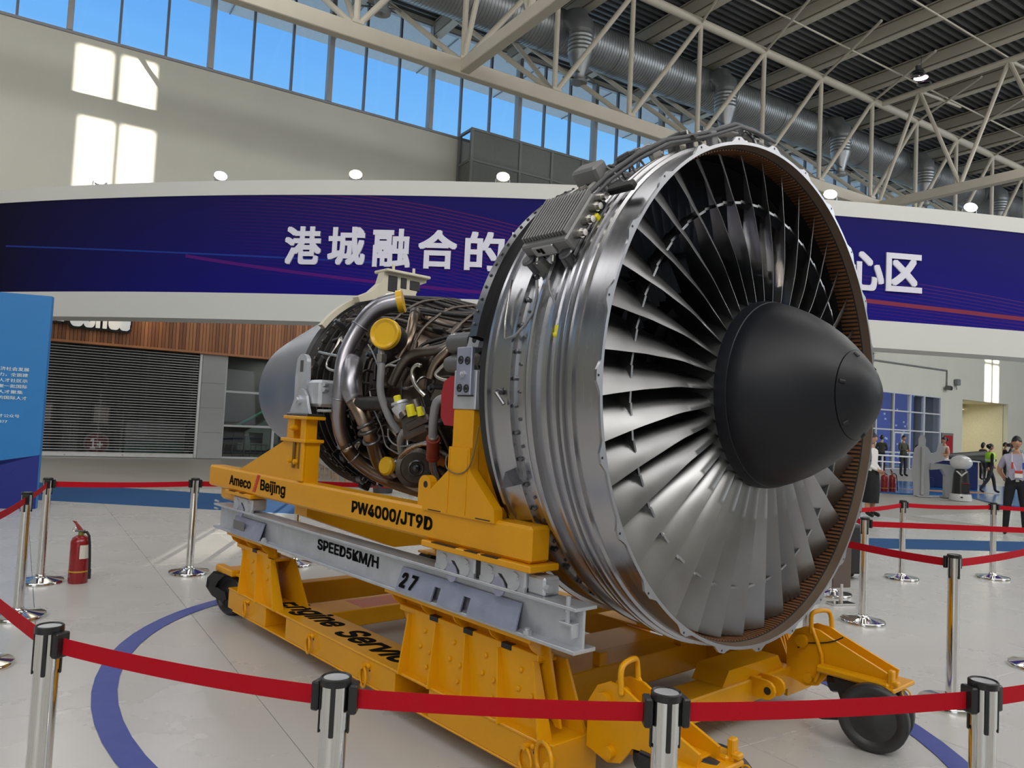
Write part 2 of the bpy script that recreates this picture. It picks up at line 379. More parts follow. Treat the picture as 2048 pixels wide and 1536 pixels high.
# trusses
TV = 19.0
nodes_b = [0.25, 3.55, 6.75, 9.96, 13.17, 16.2, 19.35, 22.75, 26.2, 29.7, 33.1, 36.5, 39.9, 43.3, 46.7, 50.1, 53.5]
tr = thing('roof_truss', 'long cream lattice roof truss running along the clerestory windows', 'truss'); tr.matrix_world = HM
MB().bbox(-6, 58, TV-0.15, TV+0.15, 11.42, 11.86, 0.02).build('bottom_chord', TRUSSM, tr)
MB().tube([(-6, TV, 16.1), (58, TV, 16.1)], 0.15, 14).build('top_chord', TRUSSM, tr)
for i, u in enumerate(nodes_b):
    MB().tube([(u, TV, 11.8), (u, TV, 16.05)], 0.085, 10).build('vertical_web', TRUSSM, tr)
    if i and u != 6.75: MB().tube([(u, TV, 16.05), (nodes_b[i-1], TV, 11.8)], 0.085, 10).build('diagonal_web', TRUSSM, tr)
    MB().tube([(u, TV, 11.8), (u-1.75, 24.2, 16.4)], 0.085, 10).build('rear_brace', TRUSSM, tr)
    if i % 2 == 0: MB().tube([(u, TV, 11.8), (u+0.9, 24.0, 16.4)], 0.085, 10).build('rear_brace', TRUSSM, tr)
    MB().tube([(u, TV, 16.05), (u-1.7, 15.4, 16.35)], 0.05, 8).build('top_brace', TRUSSM, tr)
    MB().bbox(u-0.16, u+0.16, TV-0.17, TV+0.17, 11.84, 11.94, 0.01).build('gusset', TRUSSM, tr)
for uc, lab in ((9.96, 'cream cross truss meeting the window truss above the glazed bulkhead'), (30.3, 'far cream cross truss reaching out over the right end of the banner')):
    t2 = thing('roof_truss', lab, 'truss'); t2.matrix_world = HM
    MB().bbox(uc-0.16, uc+0.16, -7.5, TV, 11.46, 11.82, 0.02).build('bottom_chord', TRUSSM, t2)
    MB().tube([(uc, -7.5, 16.1), (uc, TV, 16.1)], 0.12, 12).build('top_chord', TRUSSM, t2)
    vv = TV; i = 0
    while vv > -6:
        MB().tube([(uc, vv, 11.75), (uc, vv-1.7, 16.1)], 0.08, 8).build('diagonal_web', TRUSSM, t2)
        MB().tube([(uc, vv-3.4, 11.75), (uc, vv-1.7, 16.1)], 0.08, 8).build('diagonal_web', TRUSSM, t2)
        if uc > 20: MB().tube([(uc, vv-1.7, 16.1), (uc+3.2, vv-1.7, 16.3)], 0.06, 8).build('top_brace', TRUSSM, t2)
        vv -= 3.4

# ventilation duct with elbows and nozzles
DV, DZ, DR = 22.0, 15.67, 0.78
dt = thing('ventilation_duct', 'long galvanised spiral duct hanging behind the roof truss', 'duct'); dt.matrix_world = HM
u = -4.0
while u < 58:
    L_ = 3.1; prof_ = []
    for q in range(25):
        x = u+L_*q/25; prof_ += [(x, DR), (x+0.108, DR), (x+0.112, DR+0.016), (x+0.12, DR+0.016)]
    prof_ += [(u+L_-0.02, DR+0.03), (u+L_, DR+0.03)]
    MB().lathe(prof_, 28, 'x', Matrix.Translation((0, DV, DZ))).build('duct_section', DUCTG, dt, 60); u += L_
for u in (8.09, 15.37, 22.6, 30.06, 36.9, 44.3):
    a = [(u, DV-0.5, 15.75)]; vt = DV-1.35
    a += [(u, vt+0.45*math.cos(t)+0.02, 15.30+0.45*math.sin(t)) for t in [PI/2*q/5 for q in range(5, 0, -1)]] if 0 else [(u, 21.15, 15.75), (u, 20.95, 15.70), (u, 20.92, 15.55), (u, 20.70, 15.35), (u, 20.70, 15.15)]
    MB().tube(a, 0.43, 20).build('elbow', DUCTG, dt, 50)
    pr_ = [(15.2, 0.42), (15.05, 0.42)]
    for q in range(5): z = 15.0-0.14*q; pr_ += [(z, 0.42), (z-0.05, 0.445), (z-0.10, 0.42)]
    pr_ += [(14.28, 0.42), (13.62, 0.20), (13.5, 0.20), (13.45, 0.27), (13.36, 0.27), (13.36, 0.12), (13.45, 0.0)]
    MB().lathe(pr_, 22, 'z', Matrix.Translation((u, 20.70, 0))).build('nozzle', DUCTG, dt, 50)
    MB().tube([(u-0.6, 20.55, 13.75), (u+0.55, 20.55, 13.55)], 0.03, 6).tube([(u-0.55, 20.9, 13.5), (u+0.5, 20.9, 13.75)], 0.03, 6).build('hanger_bar', DARKST, dt)

# glazed bulkhead standing out of the wall under the clerestory
gb = thing('glazed_bulkhead', 'grey framed glass box jutting from the wall under the clerestory windows', 'bulkhead'); gb.matrix_world = HM
GFR = mat('bulkhead_frame', '#7c7e7d', 0.5, 0.3); GPN = mat('grey_glass_panel', '#6f726e', 0.35, 0.0)
uu = [13.88, 16.09, 17.64, 19.2, 20.92, 22.4, 24.0]
for u in uu: MB().bbox(u-0.06, u+0.06, 25.34, 25.46, 8.5, 12.82, 0.006).build('post', GFR, gb)
MB().bbox(13.82, 13.94, 26.3, 26.42, 8.5, 12.82, 0.006).build('post', GFR, gb)
for z in (8.5, 10.1, 11.62, 12.82):
    MB().bbox(13.82, 24.06, 25.35, 25.45, z-0.05, z+0.05, 0.006).build('rail', GFR, gb); MB().bbox(13.83, 13.93, 25.4, 26.4, z-0.05, z+0.05, 0.006).build('rail', GFR, gb)
for i in range(len(uu)-1):
    for (z0, z1) in ((8.55, 10.05), (10.15, 11.57), (11.67, 12.77)): MB().box(uu[i]+0.06, uu[i+1]-0.06, 25.39, 25.41, z0, z1).build('panel', GPN, gb, 0)
for (z0, z1, m_) in ((8.55, 10.05, GPN), (10.15, 11.57, GPN), (11.67, 12.77, GLASS)): MB().box(13.87, 13.89, 25.46, 26.3, z0, z1).build('panel', m_, gb, 0)

# ---------------------------------------------------------------- banner bridge
def bD(x): return 16+(x-2.5)**2/90
def bpt(x, off, z):
    D = bD(x); nx, ny = -2*(x-2.5)/90, 1.0     # outward normal pointing away from the camera
    l = math.hypot(nx, ny); return (x+nx/l*off, D+ny/l*off, z)
def bandmesh(x0, x1, n, f0, f1, z0, z1):
    mb = MB(); xs = [x0+(x1-x0)*i/n for i in range(n+1)]; vs = []
    for x in xs: vs += [bpt(x, f0, z0), bpt(x, f0, z1), bpt(x, f1, z1), bpt(x, f1, z0)]
    fs = []
    for i in range(n):
        a, b = 4*i, 4*i+4
        fs += [(a, a+1, b+1, b), (a+1, a+2, b+2, b+1), (a+2, a+3, b+3, b+2), (a+3, a, b, b+3)]
    fs += [(0, 3, 2, 1), (4*n, 4*n+1, 4*n+2, 4*n+3)]
    return mb.add(vs, fs)
bn = thing('banner_bridge', 'long curved white overhead bridge with a navy banner and white Chinese lettering', 'banner')
BW = mat('banner_white', '#d2d2ce', 0.6, 0, 0.03, 1)
bandmesh(-17, 18, 70, 0.06, 0.75, 3.6, 6.72).build('bridge_body', BW, bn, 20)
bandmesh(-17, 18, 70, 0.0, 0.06, 6.39, 6.72).build('top_fascia', BW, bn, 20)
bandmesh(-17, 18, 70, 0.0, 0.06, 3.6, 4.19).build('bottom_fascia', BW, bn, 20)
# printed banner: dark blue with sweeping thin lines
bm_ = bpy.data.materials.new('navy_banner_print'); bm_.use_nodes = True; t = bm_.node_tree; b_ = t.nodes['Principled BSDF']; b_.inputs['Roughness'].default_value = 0.8; b_.inputs['Specular IOR Level'].default_value = 0.15
def N(kind, **k):
    q = t.nodes.new(kind)
    for a, v_ in k.items(): setattr(q, a, v_)
    return q
def MATH(op, a, b=None, c=None):
    q = N('ShaderNodeMath', operation=op)
    for i, x in enumerate((a, b, c)):
        if x is None: continue
        if isinstance(x, (int, float)): q.inputs[i].default_value = x
        else: t.links.new(x, q.inputs[i])
    return q.outputs[0]
tc = N('ShaderNodeTexCoord'); sx = N('ShaderNodeSeparateXYZ'); t.links.new(tc.outputs['Object'], sx.inputs[0])
X_, Z_ = sx.outputs['X'], sx.outputs['Z']
def MIXC(fac, a, b):
    q = N('ShaderNodeMix', data_type='RGBA')
    for nm, x in (('Factor', fac), ('A', a), ('B', b)):
        if isinstance(x, tuple): q.inputs[nm].default_value = x + (1,)
        elif isinstance(x, (int, float)): q.inputs[nm].default_value = x
        else: t.links.new(x, q.inputs[nm])
    return q.outputs['Result']
ramp = N('ShaderNodeMapRange'); ramp.inputs['From Min'].default_value = -13; ramp.inputs['From Max'].default_value = -4; t.links.new(X_, ramp.inputs['Value'])
base = MIXC(ramp.outputs[0], lin('#0e0c26'), lin('#1c185c'))
rz_ = N('ShaderNodeMapRange'); rz_.inputs['From Min'].default_value = 6.4; rz_.inputs['From Max'].default_value = 4.2; t.links.new(Z_, rz_.inputs['Value'])
base = MIXC(MATH('MULTIPLY', rz_.outputs[0], MATH('MULTIPLY', ramp.outputs[0], 0.8)), base, lin('#101084'))
def curve(x0, z0, slope, quad, half, col, base, lo, hi, amt=0.7):
    dx = MATH('SUBTRACT', X_, x0); zc = MATH('ADD', MATH('ADD', MATH('MULTIPLY', dx, slope), MATH('MULTIPLY', MATH('MULTIPLY', dx, dx), quad)), z0)
    d = MATH('ABSOLUTE', MATH('SUBTRACT', Z_, zc)); ins = MATH('LESS_THAN', d, half)
    rg = MATH('MULTIPLY', MATH('GREATER_THAN', X_, lo), MATH('LESS_THAN', X_, hi))
    return MIXC(MATH('MULTIPLY', MATH('MULTIPLY', ins, rg), amt), base, col)
def fan_lines(x0, z0, slope, quad, width, nl, col, base, lo, hi, amt=0.5):
    dx = MATH('SUBTRACT', X_, x0); zc = MATH('ADD', MATH('ADD', MATH('MULTIPLY', dx, slope), MATH('MULTIPLY', MATH('MULTIPLY', dx, dx), quad)), z0)
    d = MATH('SUBTRACT', zc, Z_); rel = MATH('DIVIDE', d, width)
    inside = MATH('MULTIPLY', MATH('GREATER_THAN', rel, 0.0), MATH('LESS_THAN', rel, 1.0))
    ln = MATH('GREATER_THAN', MATH('SINE', MATH('MULTIPLY', rel, 6.28318*nl)), 0.55)
    fade = MATH('SUBTRACT', 1.0, MATH('MULTIPLY', rel, 0.8))
    fin = MATH('DIVIDE', MATH('SUBTRACT', X_, lo), 4.0); fin.node.use_clamp = True
    rg = MATH('MULTIPLY', fin, MATH('LESS_THAN', X_, hi))
    return MIXC(MATH('MULTIPLY', MATH('MULTIPLY', MATH('MULTIPLY', inside, ln), MATH('MULTIPLY', fade, rg)), amt), base, col)
base = fan_lines(-5.0, 6.55, -0.07, -0.016, 2.0, 26, lin('#6a2450'), base, -7, 4.5, 0.6)
base = fan_lines(-8.0, 4.95, -0.02, 0.0, 0.7, 9, lin('#38207c'), base, -5.5, 3, 0.5)
base = curve(-13, 5.35, -0.055, 0.0012, 0.018, lin('#2444a0'), base, -12.5, -3)
base = curve(-7.5, 5.02, -0.15, 0.0075, 0.035, lin('#641c74'), base, -7.5, 3)
base = fan_lines(7.0, 5.18, -0.06, -0.004, 0.55, 7, lin('#5c2c68'), base, 5, 13, 0.55)
base = curve(7.0, 4.62, -0.045, 0.002, 0.045, lin('#8f3a36'), base, 5, 16, 0.8)
base = fan_lines(7.0, 4.56, -0.05, 0.001, 0.5, 7, lin('#561f60'), base, 5, 16, 0.6)
t.links.new(base, b_.inputs['Base Color'])
bandmesh(-17, 18, 70, 0.02, 0.06, 4.19, 6.39).build('printed_banner', bm_, bn, 20)
LETW = mat('letter_white', '#dedcea', 0.5, 0, 0.02, 2)
chars = [('港', -4.711, 5.263), ('城', -3.727, 5.266), ('融', -2.73, 5.241), ('合', -1.729, 5.234), ('的', -0.721, 5.221), ('国', 0.27, 5.23), ('际', 1.17, 5.23), ('航', 2.07, 5.23), ('空', 2.97, 5.23), ('中', 3.87, 5.23), ('心', 4.77, 5.23), ('核', 6.5, 5.23), ('心', 7.46, 5.235), ('区', 8.341, 5.255)]
for c_, x, z in chars:
    p = Vector(bpt(x, 0.018, z)); sl = 2*(x-2.5)/90; xd = Vector((1, sl, 0)).normalized()
    letter('letter', c_, p - xd*0.42 - Vector((0, 0, 0.42)), xd, (0, 0, 1), 0.84, 0.84, LETW, bn, off=0.03, depth=0.03)
for x in (-16.6, 17.6):
    p = bpt(x, 0.4, 0); MB().bbox(p[0]-0.3, p[0]+0.3, p[1]-0.3, p[1]+0.3, 0, 3.6, 0.02).build('support_post', BW, bn)
# floodlights on the bridge
FLB = mat('floodlight_body', '#b9bbba', 0.4, 0.5)
WARM = mat('floodlight_glow_warm', (1, 0.8, 0.6), 0.4, emit=(1.0, 0.92, 0.58), estr=14); COOL = mat('floodlight_glow_cool', (1, 1, 1), 0.4, emit=(0.93, 0.95, 1.0), estr=14)
FL = [(-10.2, COOL, 'floodlight on the bridge in front of the sunlit wall patch', 25), (-7.0, COOL, 'tilted silver floodlight on the bridge, second from left', 30), (-3.74, WARM, 'warm glowing floodlight on the bridge above the first lettering', 8),
      (-0.44, WARM, 'warm floodlight on the bridge in front of the glazed bulkhead', 5), (6.79, WARM, 'warm floodlight on the bridge beside the top of the fan', -10), (10.15, COOL, 'cool white floodlight on the bridge near the right edge', -8)]
for x, em, lab, yaw in FL:
    p = bpt(x, 0.35, 6.72); f = thing('floodlight', 'white '+lab if not lab.startswith(('warm', 'tilted', 'cool')) else lab, 'floodlight', p, math.radians(yaw), 'floodlights along the banner bridge')
    MB().tube([(-0.15, 0, 0.0), (-0.15, 0, 0.16), (-0.13, 0, 0.2)], 0.012, 8).tube([(0.15, 0, 0.0), (0.15, 0, 0.16), (0.13, 0, 0.2)], 0.012, 8).tube([(-0.16, 0, 0.012), (0.16, 0, 0.012)], 0.012, 8).build('bracket', FLB, f)
    R_ = Matrix.Translation((0, 0, 0.2)) @ Matrix.Rotation(math.radians(-12), 4, 'X')
    MB().lathe([(0.16, 0.0), (0.16, 0.06), (0.10, 0.11), (-0.06, 0.125), (-0.08, 0.125)], 20, 'z', R_ @ Matrix.Rotation(PI/2, 4, 'X') @ Matrix.Diagonal((1.15, 0.9, -1, 1))).build('housing', FLB, f)
    MB().lathe([(0.081, 0.0), (0.081, 0.115), (0.06, 0.12)], 20, 'z', R_ @ Matrix.Rotation(PI/2, 4, 'X') @ Matrix.Diagonal((1.15, 0.9, 1, 1))).build('lens', em, f)
    q = Vector(p)+Vector((0, -0.25, 0.2)); lamp('floodlight_beam', 'SPOT', q, 130, (1, 0.85, 0.7) if em is WARM else (0.95, 0.97, 1), target=q+Vector((0.15, -1, -0.28)), spot_size=1.7, spot_blend=0.6, shadow_soft_size=0.1)
# high-bay lamps with violet glow under the roof
VIO = mat('violet_glow', (1, 0.7, 1), 0.4, emit=(1.0, 0.72, 0.95), estr=14)
for (u, v, z, lab) in ((28.1, 16.0, 15.55, 'nearer round high-bay lamp glowing pink violet under the roof'), (38.6, 16.2, 15.5, 'farther round high-bay lamp glowing pink violet under the roof')):
    f = thing('high_bay_lamp', lab, 'lamp', hw(u, v, z), HANG, 'violet high-bay lamps')
    MB().lathe([(0.05, 0.0), (0.05, 0.24), (0.0, 0.26), (0.03, 0.24)], 20).build('reflector', FLB, f); MB().lathe([(0.012, 0.0), (0.0, 0.16), (-0.006, 0.235)], 20).build('lens', VIO, f)
    MB().cyl((0, 0, 0.05), (0, 0, 0.3), 0.1).build('driver', DARKST, f); MB().cyl((0, 0, 0.3), (0, 0, 1.5), 0.012, n=6).build('rod', DARKST, f)
    for s in (-0.45, 0.5): MB().lathe([(0.05, 0.0), (0.05, 0.22), (-0.05, 0.27), (-0.03, 0.2)], 18, 'z', Matrix.Translation((s, s*0.3, 0))).cyl((s, s*0.3, 0.05), (s, s*0.3, 0.28), 0.09).build('unlit_lamp', DARKST, f)

# ------------------------------------------------------------------ cafe front in the back wall
WOODS = [mat('wood_slat_a', '#a06a45', 0.5, 0, 0.2, 3, stretch=(6, 6, 0.6)), mat('wood_slat_b', '#b57a52', 0.5, 0, 0.2, 3, stretch=(6, 6, 0.6)), mat('wood_slat_c', '#8d5a3b', 0.5, 0, 0.2, 3, stretch=(6, 6, 0.6))]
fa = thing('slatted_fascia', 'brown timber slat fascia above the rolled-down cafe shutter', 'fascia'); fa.matrix_world = HM
MB().box(-3, 11, 26.2, 26.45, 3.42, 5.6).build('backing_board', mat('wood_back', '#6b452f', 0.6), fa, 0)
MB().box(-3, 11, 26.0, 26.45, 3.36, 3.43).build('bottom_rail', WOODS[1], fa, 0)
sm = [MB().box(0, 0.088, 26.08, 26.2, 3.43, 5.6).mesh('slat', m_, 0) for m_ in WOODS]
u = -2.2
while u < 10.9: link(random.choice(sm), 'slat', fa, Matrix.Translation((u, 0, 0))); u += 0.10
sg = thing('cafe_sign', 'white cafe sign letters with black edges on the timber fascia', 'sign'); sg.matrix_world = HM
SW = mat('sign_white', '#f2f2ee', 0.4, 0, 0.02, 2, emit=(1, 1, 1), estr=0.25)
for wd, u0, z0, wid, hh in (('Coffee', 1.05, 3.84, 1.62, 0.66), ('H', 0.30, 3.95, 0.62, 0.6)):
    letter('letter', wd, (u0, 25.93, z0), (1, 0, 0), (0, 0, 1), wid, hh, SW, sg, off=0.05, depth=0.03)
    letter('letter_side', wd, (u0-0.05, 25.99, z0-0.07), (1, 0, 0), (0, 0, 1), wid+0.1, hh+0.12, BLACKP, sg, off=0.09, depth=0.07)
for u_ in (2.0, 3.2):
    lamp('sign_spot', 'SPOT', hw(u_, 25.4, 5.3), 60, (1, 0.72, 0.36), target=hw(u_, 26.1, 4.2), spot_size=0.75, spot_blend=0.25, shadow_soft_size=0.03)
# roller shutter, one slat after another
rs = thing('roller_shutter', 'silver see-through roller shutter pulled down over the dark cafe', 'shutter'); rs.matrix_world = HM
STR = mat('shutter_rail', '#dcdddd', 0.3, 0.6, 0.1, 10); SGL = glass('shutter_pane', (0.42, 0.42, 0.43), 0.8, 0.9)
sl_a = MB().box(-2.0, 4.80, 26.24, 26.27, 0.0, 0.017).mesh('shutter_rail', STR, 0)
wv = MB(); nseg = 60
vs = []
for i in range(nseg+1):
    x = -2.0+6.8*i/nseg; vs += [(x, 26.255+0.006*math.sin(i*1.7)+0.004*math.sin(i*0.6), 0.022), (x, 26.255+0.006*math.sin(i*1.1+1), 0.083)]
sl_p = MB().add(vs, [(2*i, 2*i+1, 2*i+3, 2*i+2) for i in range(nseg)]).mesh('shutter_pane', SGL, 180)
z = 0.12
while z < 3.28:
    link(sl_a, 'shutter_rail', rs, Matrix.Translation((0, 0, z))); link(sl_p, 'shutter_pane', rs, Matrix.Translation((0, 0, z))); z += 0.083
MB().bbox(-2.0, 4.82, 26.22, 26.30, 0.0, 0.12, 0.01).build('bottom_bar', STR, rs); MB().bbox(4.78, 4.87, 26.18, 26.32, 0, 3.36, 0.01).build('guide_rail', STR, rs)
# behind the shutter
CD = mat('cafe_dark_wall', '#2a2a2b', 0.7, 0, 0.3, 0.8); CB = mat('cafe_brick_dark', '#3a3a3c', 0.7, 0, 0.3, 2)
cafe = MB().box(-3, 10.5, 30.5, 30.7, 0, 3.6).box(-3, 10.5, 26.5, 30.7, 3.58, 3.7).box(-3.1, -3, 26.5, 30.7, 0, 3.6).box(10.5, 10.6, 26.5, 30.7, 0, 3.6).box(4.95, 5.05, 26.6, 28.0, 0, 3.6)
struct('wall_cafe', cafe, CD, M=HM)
ct = thing('cafe_counter', 'pale counter with mint base behind the roller shutter', 'counter'); ct.matrix_world = HM
MB().bbox(2.9, 4.7, 27.4, 28.0, 0.45, 1.05, 0.02).build('front_panel', mat('counter_white', '#b9bcc0', 0.4), ct); MB().bbox(2.9, 4.7, 27.4, 28.0, 0, 0.45, 0.02).build('base_panel', mat('counter_mint', '#79b5a8', 0.5), ct)
MB().bbox(2.85, 4.75, 27.35, 28.05, 1.05, 1.1, 0.01).build('counter_top', mat('counter_top', '#8c8c8c', 0.3), ct)
lg = thing('round_cafe_sign', 'round red sign with white lettering low behind the shutter', 'sign'); lg.matrix_world = HM
MB().cyl((2.05, 26.62, 0.38), (2.05, 26.66, 0.38), 0.36, n=36).build('rim', mat('sign_rim', '#9a938c', 0.5), lg); MB().cyl((2.05, 26.60, 0.38), (2.05, 26.63, 0.38), 0.30, n=36).build('disc', mat('sign_red', '#a03038', 0.5), lg)
MB().cyl((2.05, 26.63, 0), (2.05, 26.63, 0.1), 0.05).build('foot', BLACKP, lg)
letter('letter', '1+', (1.88, 26.59, 0.22), (1, 0, 0), (0, 0, 1), 0.34, 0.32, SW, lg, off=0.02)
for (u, lab) in ((0.35, 'small lit menu board behind the left end of the shutter'), (1.9, 'pale framed poster behind the middle of the shutter')):
    pm = thing('menu_board', lab, 'menu board'); pm.matrix_world = HM
    MB().bbox(u, u+0.5, 27.0, 27.05, 0.95, 1.55, 0.01).build('frame', mat('poster_frame', '#6b6a66', 0.5), pm); MB().box(u+0.05, u+0.45, 26.99, 27.0, 1.0, 1.5).build('sheet', mat('poster_sheet', '#c9c2b0', 0.6), pm, 0)
    MB().bbox(u+0.23, u+0.27, 27.0, 27.04, 0, 0.95, 0.005).bbox(u+0.1, u+0.4, 26.9, 27.14, 0, 0.03, 0.005).build('stand', BLACKP, pm)
# grey panelled pillar
pc = thing('panelled_pillar', 'pale grey panelled pillar right of the roller shutter', 'pillar'); pc.matrix_world = HM
PG = mat('pillar_panel', '#a9abac', 0.5, 0, 0.04, 2)
for z0, z1 in ((0.0, 0.83), (0.835, 1.63), (1.635, 2.43), (2.435, 3.36)): MB().bbox(4.87, 5.60, 26.15, 26.5, z0, z1, 0.004).build('panel', PG, pc)
# cafe shop window
cw = struct('window_2', MB().box(5.6, 10.4, 26.3, 26.4, 0.0, 0.06), mat('white_frame', '#c5c7c9', 0.45), M=HM)
WF = MATS['white_frame']
for u in (5.63, 7.28, 8.93, 10.4): MB().bbox(u-0.04, u+0.04, 26.27, 26.42, 0, 3.36, 0.005).build('mullion', WF, cw)
for z in (1.08, 2.2): MB().bbox(5.63, 10.4, 26.28, 26.41, z-0.035, z+0.035, 0.005).build('transom', WF, cw)
for u0, u1 in ((5.67, 7.24), (7.32, 8.89), (8.97, 10.36)):
    for z0, z1 in ((0.06, 1.04), (1.12, 2.16), (2.24, 3.36)): MB().box(u0, u1, 26.33, 26.345, z0, z1).build('pane', GLASSD, cw, 0)
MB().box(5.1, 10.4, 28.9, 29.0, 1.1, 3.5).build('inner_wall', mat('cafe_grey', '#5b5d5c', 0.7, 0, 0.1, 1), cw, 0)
es = thing('escalator', 'pale sloping escalator side seen through the cafe window', 'escalator'); es.matrix_world = HM
MB().prism([(6.6, 0.7), (9.6, 2.5), (9.6, 1.2), (7.6, 0.2), (6.6, 0.2)], 28.2, 28.4, 'xz').build('side_panel', mat('escalator_panel', '#9fb0ac', 0.3), es, 0); MB().tube([(6.5, 28.15, 1.05), (9.6, 28.15, 2.9)], 0.05, 8).build('handrail', mat('teal_rail', '#4fa38c', 0.4), es)
MB().prism([(6.55, 0.75), (9.6, 2.55), (9.6, 2.8), (6.55, 1.0)], 28.25, 28.28, 'xz').build('glass_side', GLASSD, es, 0)
lamp('cafe_fill_light', 'AREA', hw(7.6, 27.8, 3.45), 45, (1.0, 0.93, 0.82), target=hw(7.6, 27.8, 0), size=1.2)  # fill light added so the chairs and table show
# cafe furniture
CHB = mat('cafe_chair_black', '#26272a', 0.4); CHM = mat('cafe_chair_leg', '#8a8c8c', 0.3, 0.8)
def cafe_chair(u, v, rz, lab):
    c = thing('cafe_chair', lab, 'chair', hw(u, v), HANG+rz, 'cafe chairs')
    MB().bbox(-0.22, 0.22, -0.21, 0.21, 0.43, 0.455, 0.01).build('seat', CHB, c)
    MB().add([(-0.22, 0.2, 0.5), (0.22, 0.2, 0.5), (0.25, 0.26, 0.86), (-0.25, 0.26, 0.86), (-0.22, 0.22, 0.5), (0.22, 0.22, 0.5), (0.25, 0.28, 0.86), (-0.25, 0.28, 0.86)], [(0, 1, 2, 3), (7, 6, 5, 4), (0, 4, 5, 1), (1, 5, 6, 2), (2, 6, 7, 3), (3, 7, 4, 0)]).build('backrest', CHB, c)
    for sx in (-1, 1):
        for sy in (-1, 1): MB().tube([(sx*0.18, sy*0.17, 0.43), (sx*0.22, sy*0.21, 0.0)], 0.011, 6).build('leg', CHM, c)
        MB().tube([(sx*0.2, 0.2, 0.43), (sx*0.2, 0.215, 0.5), (sx*0.24, 0.27, 0.86)], 0.009, 6).build('back_rail', CHM, c)
for u, v, r, l in ((6.15, 27.0, 0.6, 'black cafe chair at the left side of the cafe table'), (7.05, 27.1, -0.7, 'black cafe chair at the right side of the cafe table'), (7.9, 27.4, 0.2, 'black cafe chair behind the right pane of the cafe window')): cafe_chair(u, v, r+PI, l)
tb = thing('cafe_table', 'thin round cafe table between two black chairs behind the window', 'table', hw(6.6, 27.3), HANG)
MB().cyl((0, 0, 0.72), (0, 0, 0.745), 0.4, n=24).build('tabletop', mat('table_top', '#8f9190', 0.3), tb); MB().cyl((0, 0, 0.02), (0, 0, 0.72), 0.03).build('column', CHM, tb); MB().cyl((0, 0, 0), (0, 0, 0.02), 0.22, n=20).build('base', CHM, tb)
# stools and planter seen under the engine
STW = mat('stool_wood', '#a57f5f', 0.5); 
def stool(u, v, lab):
    c = thing('stool', lab, 'stool', hw(u, v), HANG, 'wooden-legged white stools')
    MB().lathe([(0.66, 0.0), (0.66, 0.17), (0.60, 0.20), (0.56, 0.17), (0.56, 0.0)], 18).build('seat', WHITEP, c)
    for k in range(4):
        a = PI/4+k*PI/2; MB().tube([(0.13*math.cos(a), 0.13*math.sin(a), 0.58), (0.22*math.cos(a), 0.22*math.sin(a), 0)], 0.016, 6).build('leg', STW, c)
    MB().torus((0, 0, 0.25), 0.18, 0.008, (0, 0, 1), 16, 6).build('foot_ring', CHM, c)

# traced pipe runs in engine coordinates (metres)
DUCT_A=[(-2.370,-0.645,2.384),(-2.428,-0.709,2.365),(-2.466,-0.750,2.335),(-2.504,-0.790,2.285),(-2.550,-0.834,2.194),(-2.566,-0.886,2.087),(-2.561,-0.931,1.992),(-2.535,-0.957,1.882),(-2.536,-0.957,1.733),(-2.599,-0.924,1.585),(-2.632,-0.875,1.461),(-2.645,-0.803,1.357),(-2.629,-0.743,1.297),(-2.600,-0.678,1.244),(-2.556,-0.611,1.199),(-2.496,-0.512,1.152),(-2.598,-0.205,1.073)]
DUCT_B=[(-2.517,-0.889,1.944),(-2.465,-0.918,1.868),(-2.441,-0.930,1.785),(-2.419,-0.914,1.704),(-2.353,-0.904,1.634),(-2.324,-0.876,1.558),(-2.319,-0.840,1.482),(-2.357,-0.781,1.400),(-2.445,-0.693,1.296),(-2.501,-0.561,1.207),(-2.651,-0.346,1.128)]
STRUT=[(-2.100,-0.928,2.049),(-2.063,-0.946,1.968),(-2.060,-0.946,1.890),(-2.072,-0.940,1.804),(-2.079,-0.928,1.743),(-2.075,-0.901,1.677),(-2.057,-0.863,1.586),(-2.036,-0.809,1.514)]
BROWN_D=[(-2.455,-0.418,2.316),(-2.412,-0.482,2.339),(-2.238,-0.612,2.255),(-2.127,-0.697,2.155),(-2.083,-0.758,2.059),(-2.119,-0.782,1.975)]
DARK_E=[(-2.093,-0.840,1.812),(-2.040,-0.835,1.893),(-1.993,-0.826,1.955),(-1.954,-0.796,2.000),(-1.851,-0.772,2.014),(-1.728,-0.750,2.021),(-1.702,-0.696,2.055),(-1.741,-0.625,2.120)]
BROWN_F=[(-1.684,-0.839,1.841),(-1.667,-0.834,1.906),(-1.634,-0.815,1.963),(-1.581,-0.795,2.004),(-1.579,-0.760,2.055)]
HOOK_G=[(-1.709,-0.894,1.911),(-1.738,-0.903,1.920),(-1.774,-0.905,1.900),(-1.792,-0.898,1.865),(-1.763,-0.900,1.811),(-1.708,-0.899,1.770),(-1.676,-0.877,1.736)]
TUBE_H=[(-1.384,-0.942,1.930),(-1.431,-0.946,1.894),(-1.477,-0.948,1.867),(-1.483,-0.949,1.848),(-1.438,-0.950,1.830),(-1.381,-0.950,1.819),(-1.318,-0.950,1.815)]
GREY_I=[(-1.437,-0.916,1.721),(-1.461,-0.935,1.711),(-1.477,-0.942,1.683),(-1.499,-0.933,1.627),(-1.521,-0.921,1.571),(-1.559,-0.888,1.497)]
RED_I=[(-1.564,-0.884,1.485),(-1.645,-0.821,1.390)]
GREY_I2=[(-1.651,-0.818,1.383),(-1.728,-0.754,1.313),(-1.773,-0.692,1.262),(-1.782,-0.634,1.224)]
GREY_J=[(-1.864,-0.859,1.537),(-1.912,-0.861,1.511),(-1.960,-0.845,1.467),(-2.005,-0.800,1.391)]
